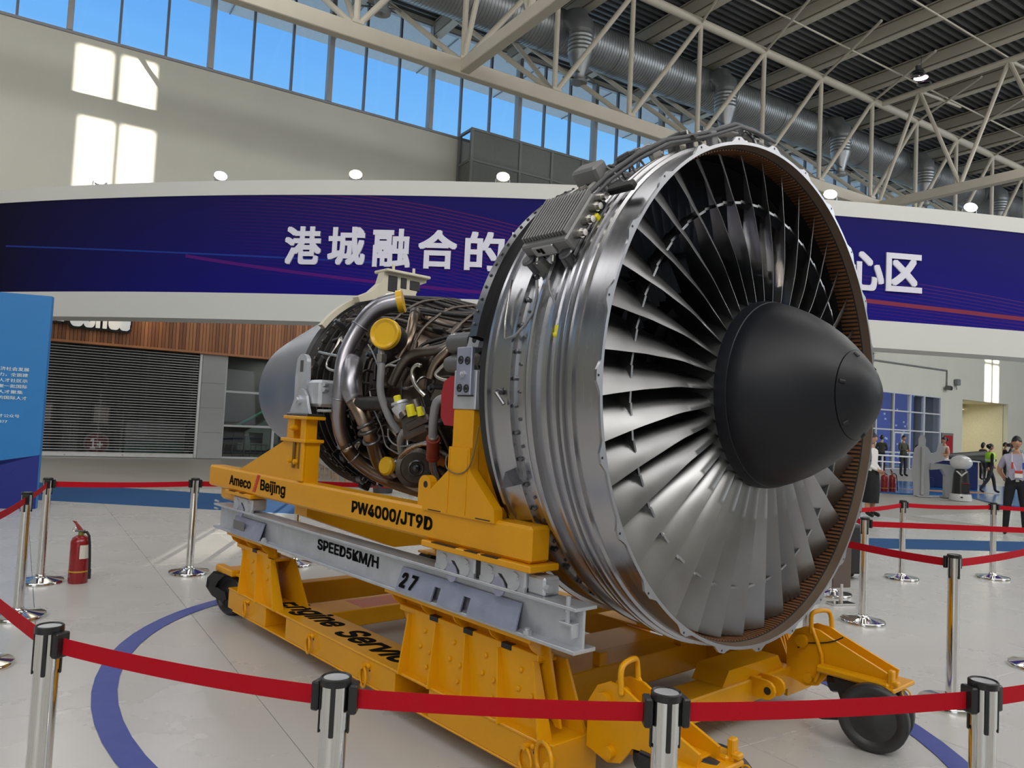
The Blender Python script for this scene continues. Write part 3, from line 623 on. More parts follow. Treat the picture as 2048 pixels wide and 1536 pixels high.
TUBE_K=[(-2.001,-0.807,1.364),(-1.877,-0.842,1.411),(-1.767,-0.858,1.446),(-1.678,-0.865,1.463),(-1.623,-0.854,1.463)]
WIRE1=[(-2.377,-0.860,2.072),(-2.291,-0.874,2.017),(-2.221,-0.887,1.956),(-2.152,-0.896,1.890)]
WIRE2=[(-2.292,-0.879,1.765),(-2.280,-0.876,1.723),(-2.256,-0.868,1.660),(-2.226,-0.857,1.607),(-2.219,-0.816,1.532),(-2.253,-0.774,1.454)]
WIRE3=[(-2.050,-0.878,1.530),(-2.074,-0.860,1.477),(-2.037,-0.844,1.438),(-1.965,-0.839,1.427),(-1.879,-0.842,1.435),(-1.790,-0.851,1.454)]
WIRE4=[(-2.235,-0.786,1.455),(-2.238,-0.766,1.413),(-2.180,-0.752,1.388),(-2.085,-0.768,1.374)]
TUBE_L1=[(-2.870,-0.778,2.120),(-2.907,-0.769,2.166),(-2.878,-0.812,2.089),(-2.895,-0.838,2.037),(-2.915,-0.863,1.978),(-2.907,-0.871,1.928),(-2.784,-0.874,1.904),(-2.670,-0.875,1.895)]
TUBE_L2=[(-3.077,-0.845,2.050),(-2.917,-0.861,2.028),(-2.691,-0.878,2.001)]
TUBE_L3=[(-3.006,-0.862,1.626),(-2.864,-0.882,1.625),(-2.642,-0.904,1.631)]
HARN1=[(-2.082,-0.658,2.044),(-2.082,-0.645,2.078),(-2.017,-0.583,2.113),(-1.915,-0.521,2.141),(-1.911,-0.485,2.158)]
HARN2=[(-2.072,-0.687,2.021),(-2.008,-0.626,2.070),(-1.905,-0.566,2.103),(-1.879,-0.535,2.118)]
HARN3=[(-2.199,-0.832,1.922),(-2.147,-0.829,1.940),(-2.043,-0.824,1.969)]
HARN4=[(-2.174,-0.830,1.934),(-2.050,-0.831,1.925)]
HOSE1=[(-0.463,-1.161,2.241),(-0.468,-1.152,2.176),(-0.476,-1.164,2.096),(-0.511,-1.176,2.041),(-0.565,-1.185,1.994),(-0.611,-1.197,1.981)]
HOSE2=[(-0.383,-1.164,2.232),(-0.383,-1.158,2.189),(-0.348,-1.162,2.141),(-0.308,-1.175,2.093),(-0.289,-1.188,2.036),(-0.272,-1.205,1.997)]
HOSE3=[(-0.669,-1.128,2.269),(-0.669,-1.146,2.160),(-0.657,-1.169,2.075),(-0.619,-1.196,1.986)]
CAPC=[(-2.037,-0.951,2.115),(-2.221,-0.836,2.138)]
CAPM=[(-2.218,-0.774,1.289),(-2.240,-0.650,1.319)]
PUMP=[(-1.776,-0.851,1.580),(-1.712,-0.863,1.631),(-1.905,-0.916,1.715),(-1.876,-0.911,1.673),(-1.772,-0.909,1.660),(-1.680,-0.908,1.656),(-1.859,-0.830,1.578)]
DRUM=[(-2.252,-0.592,1.267),(-1.969,-0.644,1.330),(-2.125,-0.609,1.286)]
REDCOVER=[(-1.338,-0.975,1.710),(-1.282,-0.980,1.805),(-1.290,-0.961,1.615)]
CAN=[(-1.345,-0.946,2.019),(-1.199,-0.946,2.017),(-1.355,-0.965,1.905),(-1.244,-0.965,1.902)]
SENS=[(-0.271,-1.206,1.991),(-0.274,-1.201,2.019)]
# ------------------------------------------------------------------ the turbofan engine (local x = forward, y = away, axis at z = AZ)
def smooth(P, it=2):
    P = [Vector(p) for p in P]
    for _ in range(it):
        q = [P[0]]
        for a, b in zip(P, P[1:]): q += [a*0.75+b*0.25, a*0.25+b*0.75]
        q.append(P[-1]); P = q
    return P
ERZ = math.atan2(-0.748974, 0.662600); EO = (1.26438, 3.79248, 0.0); AZ = 1.8047
eng = thing('jet_engine', 'large bare turbofan engine with open fan, dark spinner and exposed pipes on a yellow stand', 'engine', EO, ERZ)
TA = Matrix.Translation((0, 0, AZ))
def ring(prof, n=96, **k): return MB().lathe(prof, n, 'x', TA, **k)
# fan case: barrel with stiffening ridges
case = [(-0.010, 1.222), (-0.016, 1.226), (-0.135, 1.232), (-0.140, 1.246), (-0.150, 1.246), (-0.155, 1.236), (-0.185, 1.236), (-0.190, 1.252), (-0.202, 1.252), (-0.207, 1.237), (-0.222, 1.236), (-0.227, 1.25), (-0.243, 1.25),
        (-0.25, 1.226), (-0.30, 1.214), (-0.306, 1.226), (-0.318, 1.226), (-0.325, 1.205), (-0.40, 1.196), (-0.405, 1.222), (-0.42, 1.226), (-0.438, 1.222), (-0.444, 1.19), (-0.468, 1.188), (-0.472, 1.196), (-0.484, 1.196), (-0.488, 1.178)]
ring(case, 128).build('fan_case', ALU, eng, 25)
ring([(-0.488, 1.178), (-0.572, 1.170), (-0.576, 1.192), (-0.592, 1.192), (-0.597, 1.172), (-0.715, 1.186), (-0.720, 1.205), (-0.738, 1.205), (-0.738, 1.165)], 128).build('rear_fan_case', ALU, eng, 25)
ring([(-0.735, 1.168), (-0.835, 1.160)], 96).build('seal_gap', BLACK, eng)
ring([(-0.835, 1.15), (-0.838, 1.205), (-0.895, 1.205), (-0.90, 1.19), (-0.90, 1.12), (-0.835, 1.12)], 96, closed=True, a0=-0.2, a1=PI-0.17).build('seal_ring', DARKST, eng, 25)
# scalloped front flange
fl = MB(); NP = 360; outer, inner = [], []
for k in range(NP):
    a = 2*PI*k/NP; ph = (k % 15)/15.0; d_ = min(ph, 1-ph)*15
    ro_ = 1.231+0.022*(1 if d_ < 1.3 else (max(0, 1-(d_-1.3)/1.2))); outer.append((ro_*math.cos(a), ro_*math.sin(a))); inner.append((1.216*math.cos(a), 1.216*math.sin(a)))
vs = []
for x, ro_, _ in ((0.0, 0, 0), (-0.012, 0, 0)):
    vs += [(x, p[0], p[1]+AZ) for p in outer]+[(x, p[0], p[1]+AZ) for p in inner]
fs = []
for k in range(NP):
    j = (k+1) % NP; fs += [(k, j, NP+j, NP+k), (2*NP+k, 3*NP+k, 3*NP+j, 2*NP+j), (k, 2*NP+k, 2*NP+j, j), (NP+k, NP+j, 3*NP+j, 3*NP+k)]
fl.add(vs, fs).build('front_flange', ALUM, eng, 25)
hl = MB()
for k in range(24):
    a = 2*PI*k/24; hl.cyl((0.001, 1.242*math.cos(a), AZ+1.242*math.sin(a)), (-0.013, 1.242*math.cos(a), AZ+1.242*math.sin(a)), 0.0055, n=8)
hl.build('flange_holes', BLACK, eng, kind='stuff')
# inside of the barrel
ring([(0.0, 1.216), (-0.045, 1.208)], 128).build('inlet_lip', mat('lip_brown', (0.20, 0.14, 0.10), 0.4, 0.5, 0.15, 6), eng)
ring([(-0.045, 1.208), (-0.05, 1.206), (-0.26, 1.206)], 128).build('rub_strip', RUBD, eng)
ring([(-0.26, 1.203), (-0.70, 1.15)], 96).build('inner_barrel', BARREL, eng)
sl = MB(); NS = 300
for k in range(NS):
    R_ = TA @ Matrix.Rotation(2*PI*k/NS, 4, 'X'); sl.box(-0.15, -0.052, -0.0065, 0.0065, 1.200, 1.2075, R_)
sl.build('rub_strip_ribs', RUB, eng, 0, kind='stuff')
# fan blades
def lerp(t, P):
    for (a, x), (b, y) in zip(P, P[1:]):
        if t <= b: f = (t-a)/(b-a); f = f*f*(3-2*f)*0.4+f*0.6; return x+(y-x)*f
    return P[-1][1]
NB = 38
def blade():
    mb = MB(); nr, ncx = 20, 8; vs = []
    for i in range(nr+1):
        t = i/nr; r = 0.40+t*(1.192-0.40)
        c = lerp(t, [(0, .205), (.35, .215), (.7, .235), (1, .255)]); st = math.radians(lerp(t, [(0, 8), (.3, 26), (.6, 44), (.8, 54), (1, 61)])); cam_ = lerp(t, [(0, .16), (.4, .10), (.75, .04), (1, .015)]); th = lerp(t, [(0, .018), (.5, .011), (1, .006)])
        xc = -0.105-0.035*t+0.01*math.sin(t*PI); tl = 0.030*math.sin(t*PI)
        for sd in (1, -1):
            for q in range(ncx+1):
                s_ = q/ncx-0.5; yc = cam_*c*(1-4*s_*s_); h_ = sd*th*0.5*max(0.12, math.sqrt(max(0, 1-(2*s_)**2)))
                # s_ = -0.5 is the leading edge: forward (+x) and ahead in the turning sense (towards -t)
                x = xc-s_*c*math.cos(st)+(yc+h_)*math.sin(st); tt = tl+s_*c*math.sin(st)+(yc+h_)*math.cos(st); a = tt/r
                vs.append((x, r*math.sin(a), r*math.cos(a)))
    w_ = ncx+1; fs = []; row = 2*w_
    for i in range(nr):
        for sd in (0, 1):
            for q in range(ncx):
                a = i*row+sd*w_+q; b = a+row; fs.append((a, a+1, b+1, b) if sd == 0 else (a, b, b+1, a+1))
        for q in (0, ncx):
            a = i*row+q; fs.append((a, a+w_, a+w_+row, a+row))
    fs.append(tuple([nr*row+q for q in range(w_)]+[nr*row+w_+q for q in range(ncx, -1, -1)]))
    return mb.add(vs, fs)
bmsh = blade().mesh('fan_blade', TI, 60)
# mid-span shroud lug
r0 = 0.955; sst = math.radians(50); hp = PI*r0/NB
shm = MB().add([(-0.105+math.cos(sst)*s1*0.05-(math.sin(sst)*0)*s2, s2*(hp+0.001)-math.sin(sst)*s1*0.05, r0+(0.006 if s3 > 0 else -0.006)) for s3 in (-1, 1) for s2 in (-1, 1) for s1 in (-1, 1)], [(0, 1, 3, 2), (4, 6, 7, 5), (0, 4, 5, 1), (2, 3, 7, 6), (0, 2, 6, 4), (1, 5, 7, 3)]).mesh('shroud_lug', TI, 0)
plat = MB()
for i in range(4):
    a0_, a1_ = (-0.5+i/4)*2*PI/NB, (-0.5+(i+1)/4)*2*PI/NB
    q = [(x, r*math.sin(a), r*math.cos(a)) for (x, r) in ((0.0, 0.452), (-0.30, 0.50)) for a in (a0_, a1_)]
    plat.add(q, [(0, 1, 3, 2)])
platm = plat.mesh('blade_platform', mat('platform_grey', (0.12, 0.12, 0.12), 0.4, 0.8), 30)
for k in range(NB):
    R_ = TA @ Matrix.Rotation(2*PI*(k+0.35)/NB, 4, 'X')
    b_ = link(bmsh, 'fan_blade', eng, R_); link(shm, 'shroud_lug', b_); link(platm, 'blade_platform', b_)
# hub, splitter, stator vanes and black interior behind the fan
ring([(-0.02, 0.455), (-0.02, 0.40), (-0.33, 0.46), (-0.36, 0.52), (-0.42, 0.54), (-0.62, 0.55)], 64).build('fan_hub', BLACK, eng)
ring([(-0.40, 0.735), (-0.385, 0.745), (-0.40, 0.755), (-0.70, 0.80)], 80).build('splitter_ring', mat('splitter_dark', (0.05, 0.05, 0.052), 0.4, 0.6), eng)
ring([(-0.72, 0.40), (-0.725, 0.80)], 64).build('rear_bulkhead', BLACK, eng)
va = MB(); 
for i in range(9):
    s_ = i/8; x = -0.46-0.15*s_; t_ = 0.05*(s_*s_*0.9)-0.012
    va.v += [(x, t_, 0.76), (x, t_*1.2, 1.17)]
va.f += [(2*i, 2*i+1, 2*i+3, 2*i+2) for i in range(8)]; va.mi = [0]*8
vam = va.mesh('guide_vane', VANE, 60); cvm = MB().box(-0.52, -0.44, -0.004, 0.004, 0.53, 0.75, Matrix.Rotation(0.3, 4, 'Z')).mesh('core_vane', VANE, 0)
for k in range(84): link(vam, 'guide_vane', eng, TA @ Matrix.Rotation(2*PI*k/84, 4, 'X'))
for k in range(60): link(cvm, 'core_vane', eng, TA @ Matrix.Rotation(2*PI*k/60, 4, 'X'))
# spinner
sp_ = [(0.0, 0.462), (0.02, 0.462), (0.055, 0.455)]
ring(sp_, 96).build('spinner_base', SPIN, eng, 40)
sprof = [(0.055, 0.4545), (0.058, 0.451), (0.062, 0.452), (0.12, 0.432), (0.20, 0.396), (0.28, 0.348), (0.35, 0.295), (0.40, 0.248), (0.440, 0.206)]
ring(sprof, 96).build('spinner', SPIN, eng, 40)
ring([(0.440, 0.206), (0.4405, 0.200), (0.444, 0.2025), (0.478, 0.165), (0.508, 0.123), (0.528, 0.085), (0.541, 0.045), (0.545, 0.0)], 72).build('spinner_cap', SPIN, eng, 40)
for k in range(6):
    R_ = TA @ Matrix.Rotation(2*PI*k/6+0.25, 4, 'X'); o = MB().cyl((0.450, 0, 0.193), (0.468, 0, 0.175), 0.010, n=10).cyl((0.452, 0, 0.196), (0.455, 0, 0.19), 0.006, n=8).build('cap_screw', BLACK, eng, 40, R_)
# rows of bolts and nuts on the rear case
bh = MB().lathe([(0.0, 0.0), (0.0, 0.011), (0.012, 0.011), (0.016, 0.006), (0.016, 0.0)], 8).mesh('case_bolt', DARKST)
bh2 = MB().lathe([(0.0, 0.0), (0.0, 0.008), (0.008, 0.008), (0.01, 0.0)], 8).mesh('case_rivet', DARKST)
for k in range(60):
    R_ = TA @ Matrix.Rotation(2*PI*k/60, 4, 'X'); link(bh, 'case_bolt', eng, R_ @ Matrix.Translation((-0.560, 0, 1.170)))
    link(bh2, 'case_rivet', eng, R_ @ Matrix.Rotation(PI/60, 4, 'X') @ Matrix.Translation((-0.53, 0, 1.172)))
for k in range(50): link(bh2, 'seal_bolt', eng, TA @ Matrix.Rotation(-1.35+k*2.70/49, 4, 'X') @ Matrix.Translation((-0.87, 0, 1.203)))
# small brackets on the case
def surf(x, ang, r): return Vector((x, -r*math.cos(ang), AZ+r*math.sin(ang)))
MB().tube([(-0.646, -1.178, 1.744), (-0.64, -1.215, 1.735), (-0.60, -1.20, 1.685)], 0.009, 8).sphere((-0.646, -1.19, 1.744), 0.018, 8, 6).build('case_bracket', DARKST, eng)
MB().add([(-0.60, -1.115, 1.40), (-0.66, -1.085, 1.31), (-0.565, -1.09, 1.33), (-0.61, -1.165, 1.38), (-0.665, -1.135, 1.30), (-0.575, -1.14, 1.32)], [(0, 1, 2), (3, 5, 4), (0, 3, 4, 1), (1, 4, 5, 2), (2, 5, 3, 0)]).build('case_bracket', DARKST, eng)
for a in (2.0, 2.5, 3.6, 4.4): 
    p = surf(-0.56, a, 1.18); MB().box(-0.03, 0.03, -0.02, 0.02, -0.01, 0.02, Matrix.Translation(p) @ Matrix.Rotation(PI/2-a, 4, 'X')).build('case_bracket', DARKST, eng)
# electronic control box with cooling fins
EA = math.radians(33.5)      # angle above horizontal on the near side
EM = TA @ Matrix.Rotation(PI/2-EA, 4, 'X')      # local z = outward, local y = round the case (towards the top)
ex0, ex1, ey0, ey1 = -0.545, -0.262, -0.175, 0.115
ec = MB().bbox(ex0, ex1, ey0, ey1, 1.245, 1.32, 0.008).build('control_box', EEC, eng, 30, EM)
finm = MB().bbox(-0.0042, 0.0042, ey0+0.03, ey1, 1.32, 1.345, 0.002).mesh('cooling_fin', EEC, 0)
for k in range(15): link(finm, 'cooling_fin', ec, Matrix.Translation((ex0+0.012+k*(ex1-ex0-0.024)/14, 0, 0)))
MB().bbox(ex0+0.07, ex0+0.20, ey0-0.012, ey0, 1.262, 1.312, 0.003).build('name_plate', mat('plate_silver', (0.5, 0.5, 0.52), 0.35, 0.8), ec, 30)
MB().box(ex0+0.10, ex0+0.115, ey0-0.014, ey0-0.012, 1.285, 1.305).box(ex0+0.12, ex0+0.135, ey0-0.014, ey0-0.012, 1.275, 1.305).build('plate_print', TEXTK, ec, 0)
for sx in (ex0+0.02, ex1-0.03):
    for yy in (ey0-0.02, ey1+0.02): MB().cyl((sx, yy, 1.19), (sx, yy, 1.27), 0.024).torus((sx, yy, 1.262), 0.028, 0.008, (0, 0, 1), 14, 6).build('shock_mount', DARKST, ec, 40)
for yy in (-0.11, -0.03, 0.05, 0.11): MB().cyl((ex1-0.005, yy, 1.285), (ex1+0.035, yy, 1.285), 0.021).cyl((ex1+0.035, yy, 1.285), (ex1+0.055, yy, 1.285), 0.015).build('connector', TUBE, ec, 40)
for k in range(2): MB().cyl((ex0+0.06+k*0.1, ey0-0.03, 1.235), (ex0+0.06+k*0.1, ey0-0.005, 1.25), 0.012).build('hose_fitting', TUBE, ec, 40)
MB().bbox(ex1+0.02, ex1+0.04, 0.0, 0.03, 1.24, 1.27, 0.004).build('yellow_tag', YCAPB, ec)
MB().prism([(ex0+0.02, 1.16), (ex0+0.11, 1.16), (ex0+0.09, 1.25), (ex0+0.02, 1.25)], ey0-0.03, ey0-0.0, 'xz').build('mount_bracket', EEC, ec, 0); MB().prism([(ex1-0.09, 1.16), (ex1-0.01, 1.16), (ex1-0.02, 1.25), (ex1-0.07, 1.25)], ey0-0.03, ey0, 'xz').build('mount_bracket', EEC, ec, 0)
MB().bbox(ex1+0.03, ex1+0.17, 0.15, 0.19, 1.25, 1.285, 0.006).build('black_terminal', BLACKP, ec)
# hoses and harness on the case
MB().tube(HOSE1, 0.007, 8).build('hose', GREYP, eng, 180); MB().tube(HOSE2, 0.006, 8).build('hose', GREYP, eng, 180); MB().tube(HOSE3, 0.0055, 8).build('hose', TUBE, eng, 180)
MB().cyl(SENS[0], SENS[1], 0.016).sphere(Vector(SENS[0])+Vector((0.01, -0.02, -0.012)), 0.014, 10, 8).build('sensor', YCAPB, eng, 60)
hp_ = [surf(x, a, r) for x, a, r in ((-0.50, 0.62, 1.24), (-0.45, 0.75, 1.26), (-0.40, 0.85, 1.275), (-0.32, 0.95, 1.285), (-0.25, 1.05, 1.29), (-0.2, 1.15, 1.29), (-0.16, 1.25, 1.29), (-0.12, 1.36, 1.30), (-0.10, 1.48, 1.30), (-0.10, 1.60, 1.30))]
MB().tube(hp_, 0.017, 10).build('wiring_harness', mat('harness_grey', (0.33, 0.32, 0.30), 0.6), eng, 180)
for dx, dr, rr in ((0.05, 0.02, 0.012), (-0.05, 0.012, 0.010), (0.08, 0.0, 0.008)): MB().tube([p+Vector((dx+0.015*math.sin(i*2.1), 0, dr+0.012*math.cos(i*1.7))) for i, p in enumerate(hp_)], rr, 8).build('wiring_harness', mat('harness_dark', (0.12, 0.12, 0.13), 0.6), eng, 180)
clampm = MB().torus((0, 0, 0), 0.026, 0.006, (1, 0, 0), 14, 6).bbox(-0.012, 0.012, -0.012, 0.012, -0.05, -0.02, 0.003).mesh('harness_clamp', TUBE)
for p, a in ((hp_[2], .85), (hp_[4], 1.05), (hp_[6], 1.25), (hp_[8], 1.48)): link(clampm, 'harness_clamp', eng, Matrix.Translation(p) @ Matrix.Rotation(PI/2-a, 4, 'X'))
for p, a, c_ in ((hp_[1], .75, TUBE), (hp_[3], .95, DARKST), (hp_[5], 1.15, DARKST), (hp_[7], 1.38, GREYP)): MB().cyl((-0.05, 0, 0.02), (0.01, 0.02, 0.03), 0.018).cyl((0.01, 0.02, 0.03), (0.04, 0.03, 0.03), 0.014).build('harness_connector', c_, eng, 40, Matrix.Translation(p) @ Matrix.Rotation(PI/2-a, 4, 'X'))
rh = random.Random(4); hm = [DARKST, TUBE, GREYP, CORED]
for k in range(34):
    i = rh.uniform(0.2, 8.6); q = int(i); a_ = 0.62+i*0.105; p = hp_[q].lerp(hp_[q+1], i-q)+Vector((rh.uniform(-.10, .07), 0, 0)); MQ = Matrix.Translation(p) @ Matrix.Rotation(PI/2-a_, 4, 'X') @ Matrix.Rotation(rh.uniform(0, 3), 4, 'Z')
    if k % 3 == 0: MB().tube(smooth([(-.06, 0, -.06), (-.04, .02, .0), (0, .03, .035), (.05, .01, .01), (.07, -.01, -.06)], 1), rh.choice([.005, .007, .009]), 7).build('harness_loop', rh.choice(hm), eng, 180, MQ)
    elif k % 3 == 1: MB().cyl((-.03, 0, 0), (.03, 0, 0), .013, n=10).cyl((.03, 0, 0), (.042, 0, 0), .009, n=10).build('harness_fitting', rh.choice(hm), eng, 40, MQ)
    else: MB().bbox(-.025, .025, -.018, .018, -.06, .012, .004).build('harness_bracket', rh.choice(hm), eng, 30, MQ)
MB().bbox(-0.09, 0.06, -0.05, 0.05, -0.01, 0.07, 0.012).build('ignition_box', EEC, eng, 30, Matrix.Translation(surf(-0.44, 0.86, 1.28)) @ Matrix.Rotation(PI/2-.86, 4, 'X'))
# core: compressor, diffuser, combustor and turbine cases
ring([(-0.72, 0.78), (-0.95, 0.66), (-1.10, 0.58)], 64).build('core_inlet_case', CORED, eng, 30)
ring([(-1.10, 0.58), (-1.105, 0.60), (-1.13, 0.60), (-1.135, 0.555), (-1.45, 0.525), (-1.455, 0.55), (-1.48, 0.55), (-1.485, 0.52), (-1.85, 0.51), (-1.855, 0.53), (-1.88, 0.53), (-1.885, 0.505), (-2.12, 0.51)], 72).build('compressor_case', CORE, eng, 25)
ring([(-2.12, 0.50), (-2.12, 0.56), (-2.15, 0.56), (-2.16, 0.53), (-2.30, 0.56), (-2.46, 0.61), (-2.47, 0.645), (-2.50, 0.645), (-2.505, 0.62)], 72).build('diffuser_case', HOT, eng, 25)
ring([(-2.505, 0.62), (-2.62, 0.66), (-2.70, 0.67), (-2.705, 0.70), (-2.73, 0.70), (-2.735, 0.67), (-2.84, 0.68)], 72).build('combustor_case', CORE, eng, 25)
tp = []
for k in range(7):
    x = -2.86-k*0.082; r_ = 0.665+0.008*k; tp += [(x, r_), (x-0.005, r_+0.045), (x-0.018, r_+0.045), (x-0.023, r_+0.002), (x-0.08, r_+0.010)]
ring(tp, 80).build('turbine_case', CORED, eng, 25)
lugm = MB().bbox(-0.012, 0.012, -0.012, 0.012, -0.01, 0.022, 0.003).mesh('case_lug', CORE, 0)
for x, r_, n_ in ((-2.87, 0.705, 54), (-3.03, 0.722, 60), (-3.36, 0.75, 64), (-2.485, 0.635, 44), (-1.47, 0.545, 36)):
    for k in range(n_): link(lugm, 'case_lug', eng, TA @ Matrix.Rotation(2*PI*k/n_, 4, 'X') @ Matrix.Translation((x, 0, r_)))
# mount ring in cream with the pylon yoke on top
ring([(-3.40, 0.79), (-3.40, 0.83), (-3.46, 0.83), (-3.46, 0.79)], 64, a0=PI*0.38, a1=PI*0.80, closed=True).build('mount_ring', CREAM, eng, 25)
ring([(-3.40, 0.73), (-3.44, 0.755), (-3.53, 0.755)], 72).build('rear_case_ring', CORED, eng, 25)
yk = MB()
YX = -3.36
yk.prism([(-0.19, 2.79), (0.22, 2.79), (0.22, 2.75), (0.15, 2.72), (0.12, 2.63), (0.22, 2.60), (0.34, 2.55), (0.34, 2.52), (0.15, 2.55), (-0.2, 2.56), (-0.40, 2.50), (-0.42, 2.54), (-0.30, 2.60), (-0.22, 2.68)], YX-0.04, YX+0.05, 'yz')
yk.bbox(YX-0.10, YX+0.10, -0.20, 0.23, 2.775, 2.80, 0.006)
yk.build('pylon_mount', CREAM, eng, 0)
for yy in (-0.08, 0.12): MB().cyl((YX, yy, 2.80), (YX, yy, 2.86), 0.012).cyl((YX, yy, 2.80), (YX, yy, 2.815), 0.024, n=6).build('mount_stud', CREAM, eng)
MB().bbox(YX-0.02, YX+0.055, -0.16, -0.06, 2.62, 2.76, 0.01).bbox(YX-0.02, YX+0.055, 0.05, 0.16, 2.66, 2.75, 0.01).bbox(YX-0.02, YX+0.055, -0.04, 0.03, 2.66, 2.76, 0.01).build('mount_recess', BLACK, eng)
# exhaust nozzle
ring([(-3.50, 0.735), (-3.50, 0.785), (-3.60, 0.768), (-4.00, 0.690), (-4.45, 0.604), (-4.70, 0.553), (-4.83, 0.525), (-4.83, 0.518), (-4.45, 0.59), (-3.55, 0.735)], 96).build('exhaust_nozzle', NOZ, eng, 40)
ring([(-3.52, 0.73), (-3.6, 0.40), (-4.2, 0.30), (-4.6, 0.12), (-4.62, 0.0)], 48).build('exhaust_plug', CORED, eng, 40)
# large pipes
def ducts(P, r, m, name, sm=180, n=16): return MB().tube(smooth(P), r, n).build(name, m, eng, sm)
da = smooth(DUCT_A); nA = len(da); rA = [0.070-0.022*min(1, i/nA*2.6) for i in range(nA)]
kA = int(nA*.66); MB().tube(da[:kA+1], rA[:kA+1], 22).build('bleed_duct', DUCTM, eng, 180); MB().tube(da[kA:], rA[kA:], 22).build('lower_bleed_duct', HOT, eng, 180)
cd = (da[0]-da[2]).normalized(); MB().cyl(da[0]-cd*0.01, da[0]+cd*0.03, 0.078, n=28).build('yellow_end_cap', YCAP, eng, 40)
for i in (nA//4, nA//2, int(nA*0.72)): MB().torus(da[i], rA[i]+0.002, 0.006, (da[i+1]-da[i-1]).normalized(), 22, 6).build('duct_weld_band', DUCTM, eng, 180)
db = smooth(DUCT_B); nB = len(db); rB = [0.070 if i < nB*0.24 else 0.070-0.018*min(1, (i-nB*.24)/(nB*.12)) if i < nB*0.5 else 0.046 for i in range(nB)]
kB = int(nB*.34); MB().tube(db[:kB+1], rB[:kB+1], 22).build('bleed_duct', DUCTM, eng, 180); MB().tube(db[kB:], rB[kB:], 22).build('lower_bleed_duct', HOT, eng, 180)
for f_ in (0.50, 0.55, 0.62): i = int(nB*f_); MB().torus(db[i], 0.052, 0.012, (db[i+1]-db[i-1]).normalized(), 22, 8).build('duct_clamp', DARKST, eng, 180)
MB().sphere(db[0], 0.07, 16, 10).build('duct_elbow', DUCTM, eng, 180)
ducts([(p[0]+0.0, p[1], p[2]) for p in [db[int(nB*.35)], db[int(nB*.35)]+Vector((0.18, 0.02, 0.01)), db[int(nB*.35)]+Vector((0.42, 0.08, 0.0))]], 0.045, CORED, 'branch_duct')
c0, c1 = Vector(CAPC[0]), Vector(CAPC[1]); cn = Vector((0.50, -0.78, 0.10)).normalized()
MB().lathe([(0.0, 0.0), (0.0, 0.070), (0.006, 0.078), (0.012, 0.088), (0.006, 0.096), (-0.03, 0.098), (-0.03, 0.0)], 36, 'z', Matrix.Translation(c0) @ Vector((0, 0, 1)).rotation_difference(cn).to_matrix().to_4x4()).build('yellow_round_cap', YCAP, eng, 30)
MB().tube(smooth([c0-cn*0.02, c0-cn*0.16, c0-cn*0.26+Vector((-.1, 0, -.02)), c0-cn*0.30+Vector((-.24, .02, -.06))]), 0.09, 24).build('precooler_duct', CORED, eng, 180)
ducts(STRUT, 0.0235, GREYP, 'drain_pipe'); MB().cyl(Vector(STRUT[1])+Vector((0, 0, .02)), Vector(STRUT[1])-Vector((0, 0, .03)), 0.034, n=6).cyl(Vector(STRUT[0]), Vector(STRUT[1]), 0.017).build('pipe_nut', TUBE, eng, 30)
ducts(BROWN_D, 0.032, HOT, 'anti_ice_pipe'); MB().cyl(Vector(BROWN_D[1]), Vector(BROWN_D[2])*0.4+Vector(BROWN_D[1])*0.6, 0.037).build('pipe_collar', CORE, eng)
ducts(DARK_E, 0.030, CORE, 'air_pipe'); ducts(BROWN_F, 0.029, HOT, 'air_pipe'); ducts(HOOK_G, 0.0125, TUBE, 'fuel_tube'); ducts(TUBE_H, 0.011, TUBE, 'fuel_tube')
ducts(GREY_I, 0.026, GREYP, 'oil_pipe'); ducts(GREY_I2, 0.024, DUCTM, 'oil_pipe'); ducts(GREY_J, 0.023, GREYP, 'oil_pipe'); ducts(TUBE_K, 0.017, TUBE, 'oil_pipe')
a, b = Vector(RED_I[0]), Vector(RED_I[1]); d_ = (b-a).normalized(); MB().cyl(a, b, 0.037, n=20).cyl(a-d_*.015, a+d_*.01, 0.040, n=20).cyl(b-d_*.01, b+d_*.015, 0.040, n=20).build('red_sleeve', REDB, eng); MB().cyl(a-d_*.035, a-d_*.012, 0.030, n=12).cyl(b+d_*.014, b+d_*.03, 0.030, n=12).build('sleeve_nut', TUBE, eng)
for W_ in (WIRE1, WIRE2, WIRE3, WIRE4): ducts(W_, 0.0055, GREYP, 'wire', n=6)
for L_ in (TUBE_L1, TUBE_L2, TUBE_L3): ducts(L_, 0.010, TUBE, 'thin_tube', n=8)
for L_ in (HARN1, HARN2): ducts(L_, 0.011, CORED, 'thin_tube', n=8)
for L_ in (HARN3, HARN4): ducts(L_, 0.008, TUBE, 'thin_tube', n=8)
def corer(x): return lerp(-x, [(0.7, .78), (1.1, .60), (1.5, .55), (2.1, .56), (2.5, .645), (2.7, .70), (3.4, .79)])
rnd = random.Random(11)
for k in range(12):
    a = 0.75+k*0.085; P_ = []
    for i in range(9):
        x = -1.15-i*0.25; P_.append(surf(x, a+0.05*math.sin(i*1.3+k), corer(x)+0.018+0.008*math.sin(i+k)))
    ducts(P_, 0.010 if k % 3 else 0.016, CORED if k % 4 else CORE, 'axial_tube', n=8)
for x in (-1.7, -2.0, -2.3, -2.62):
    ducts([surf(x+0.01*math.sin(q), -0.9+q*0.16, corer(x)+0.03+0.006*math.sin(q*2.1)) for q in range(17)], 0.012, CORE, 'hoop_tube', n=8)
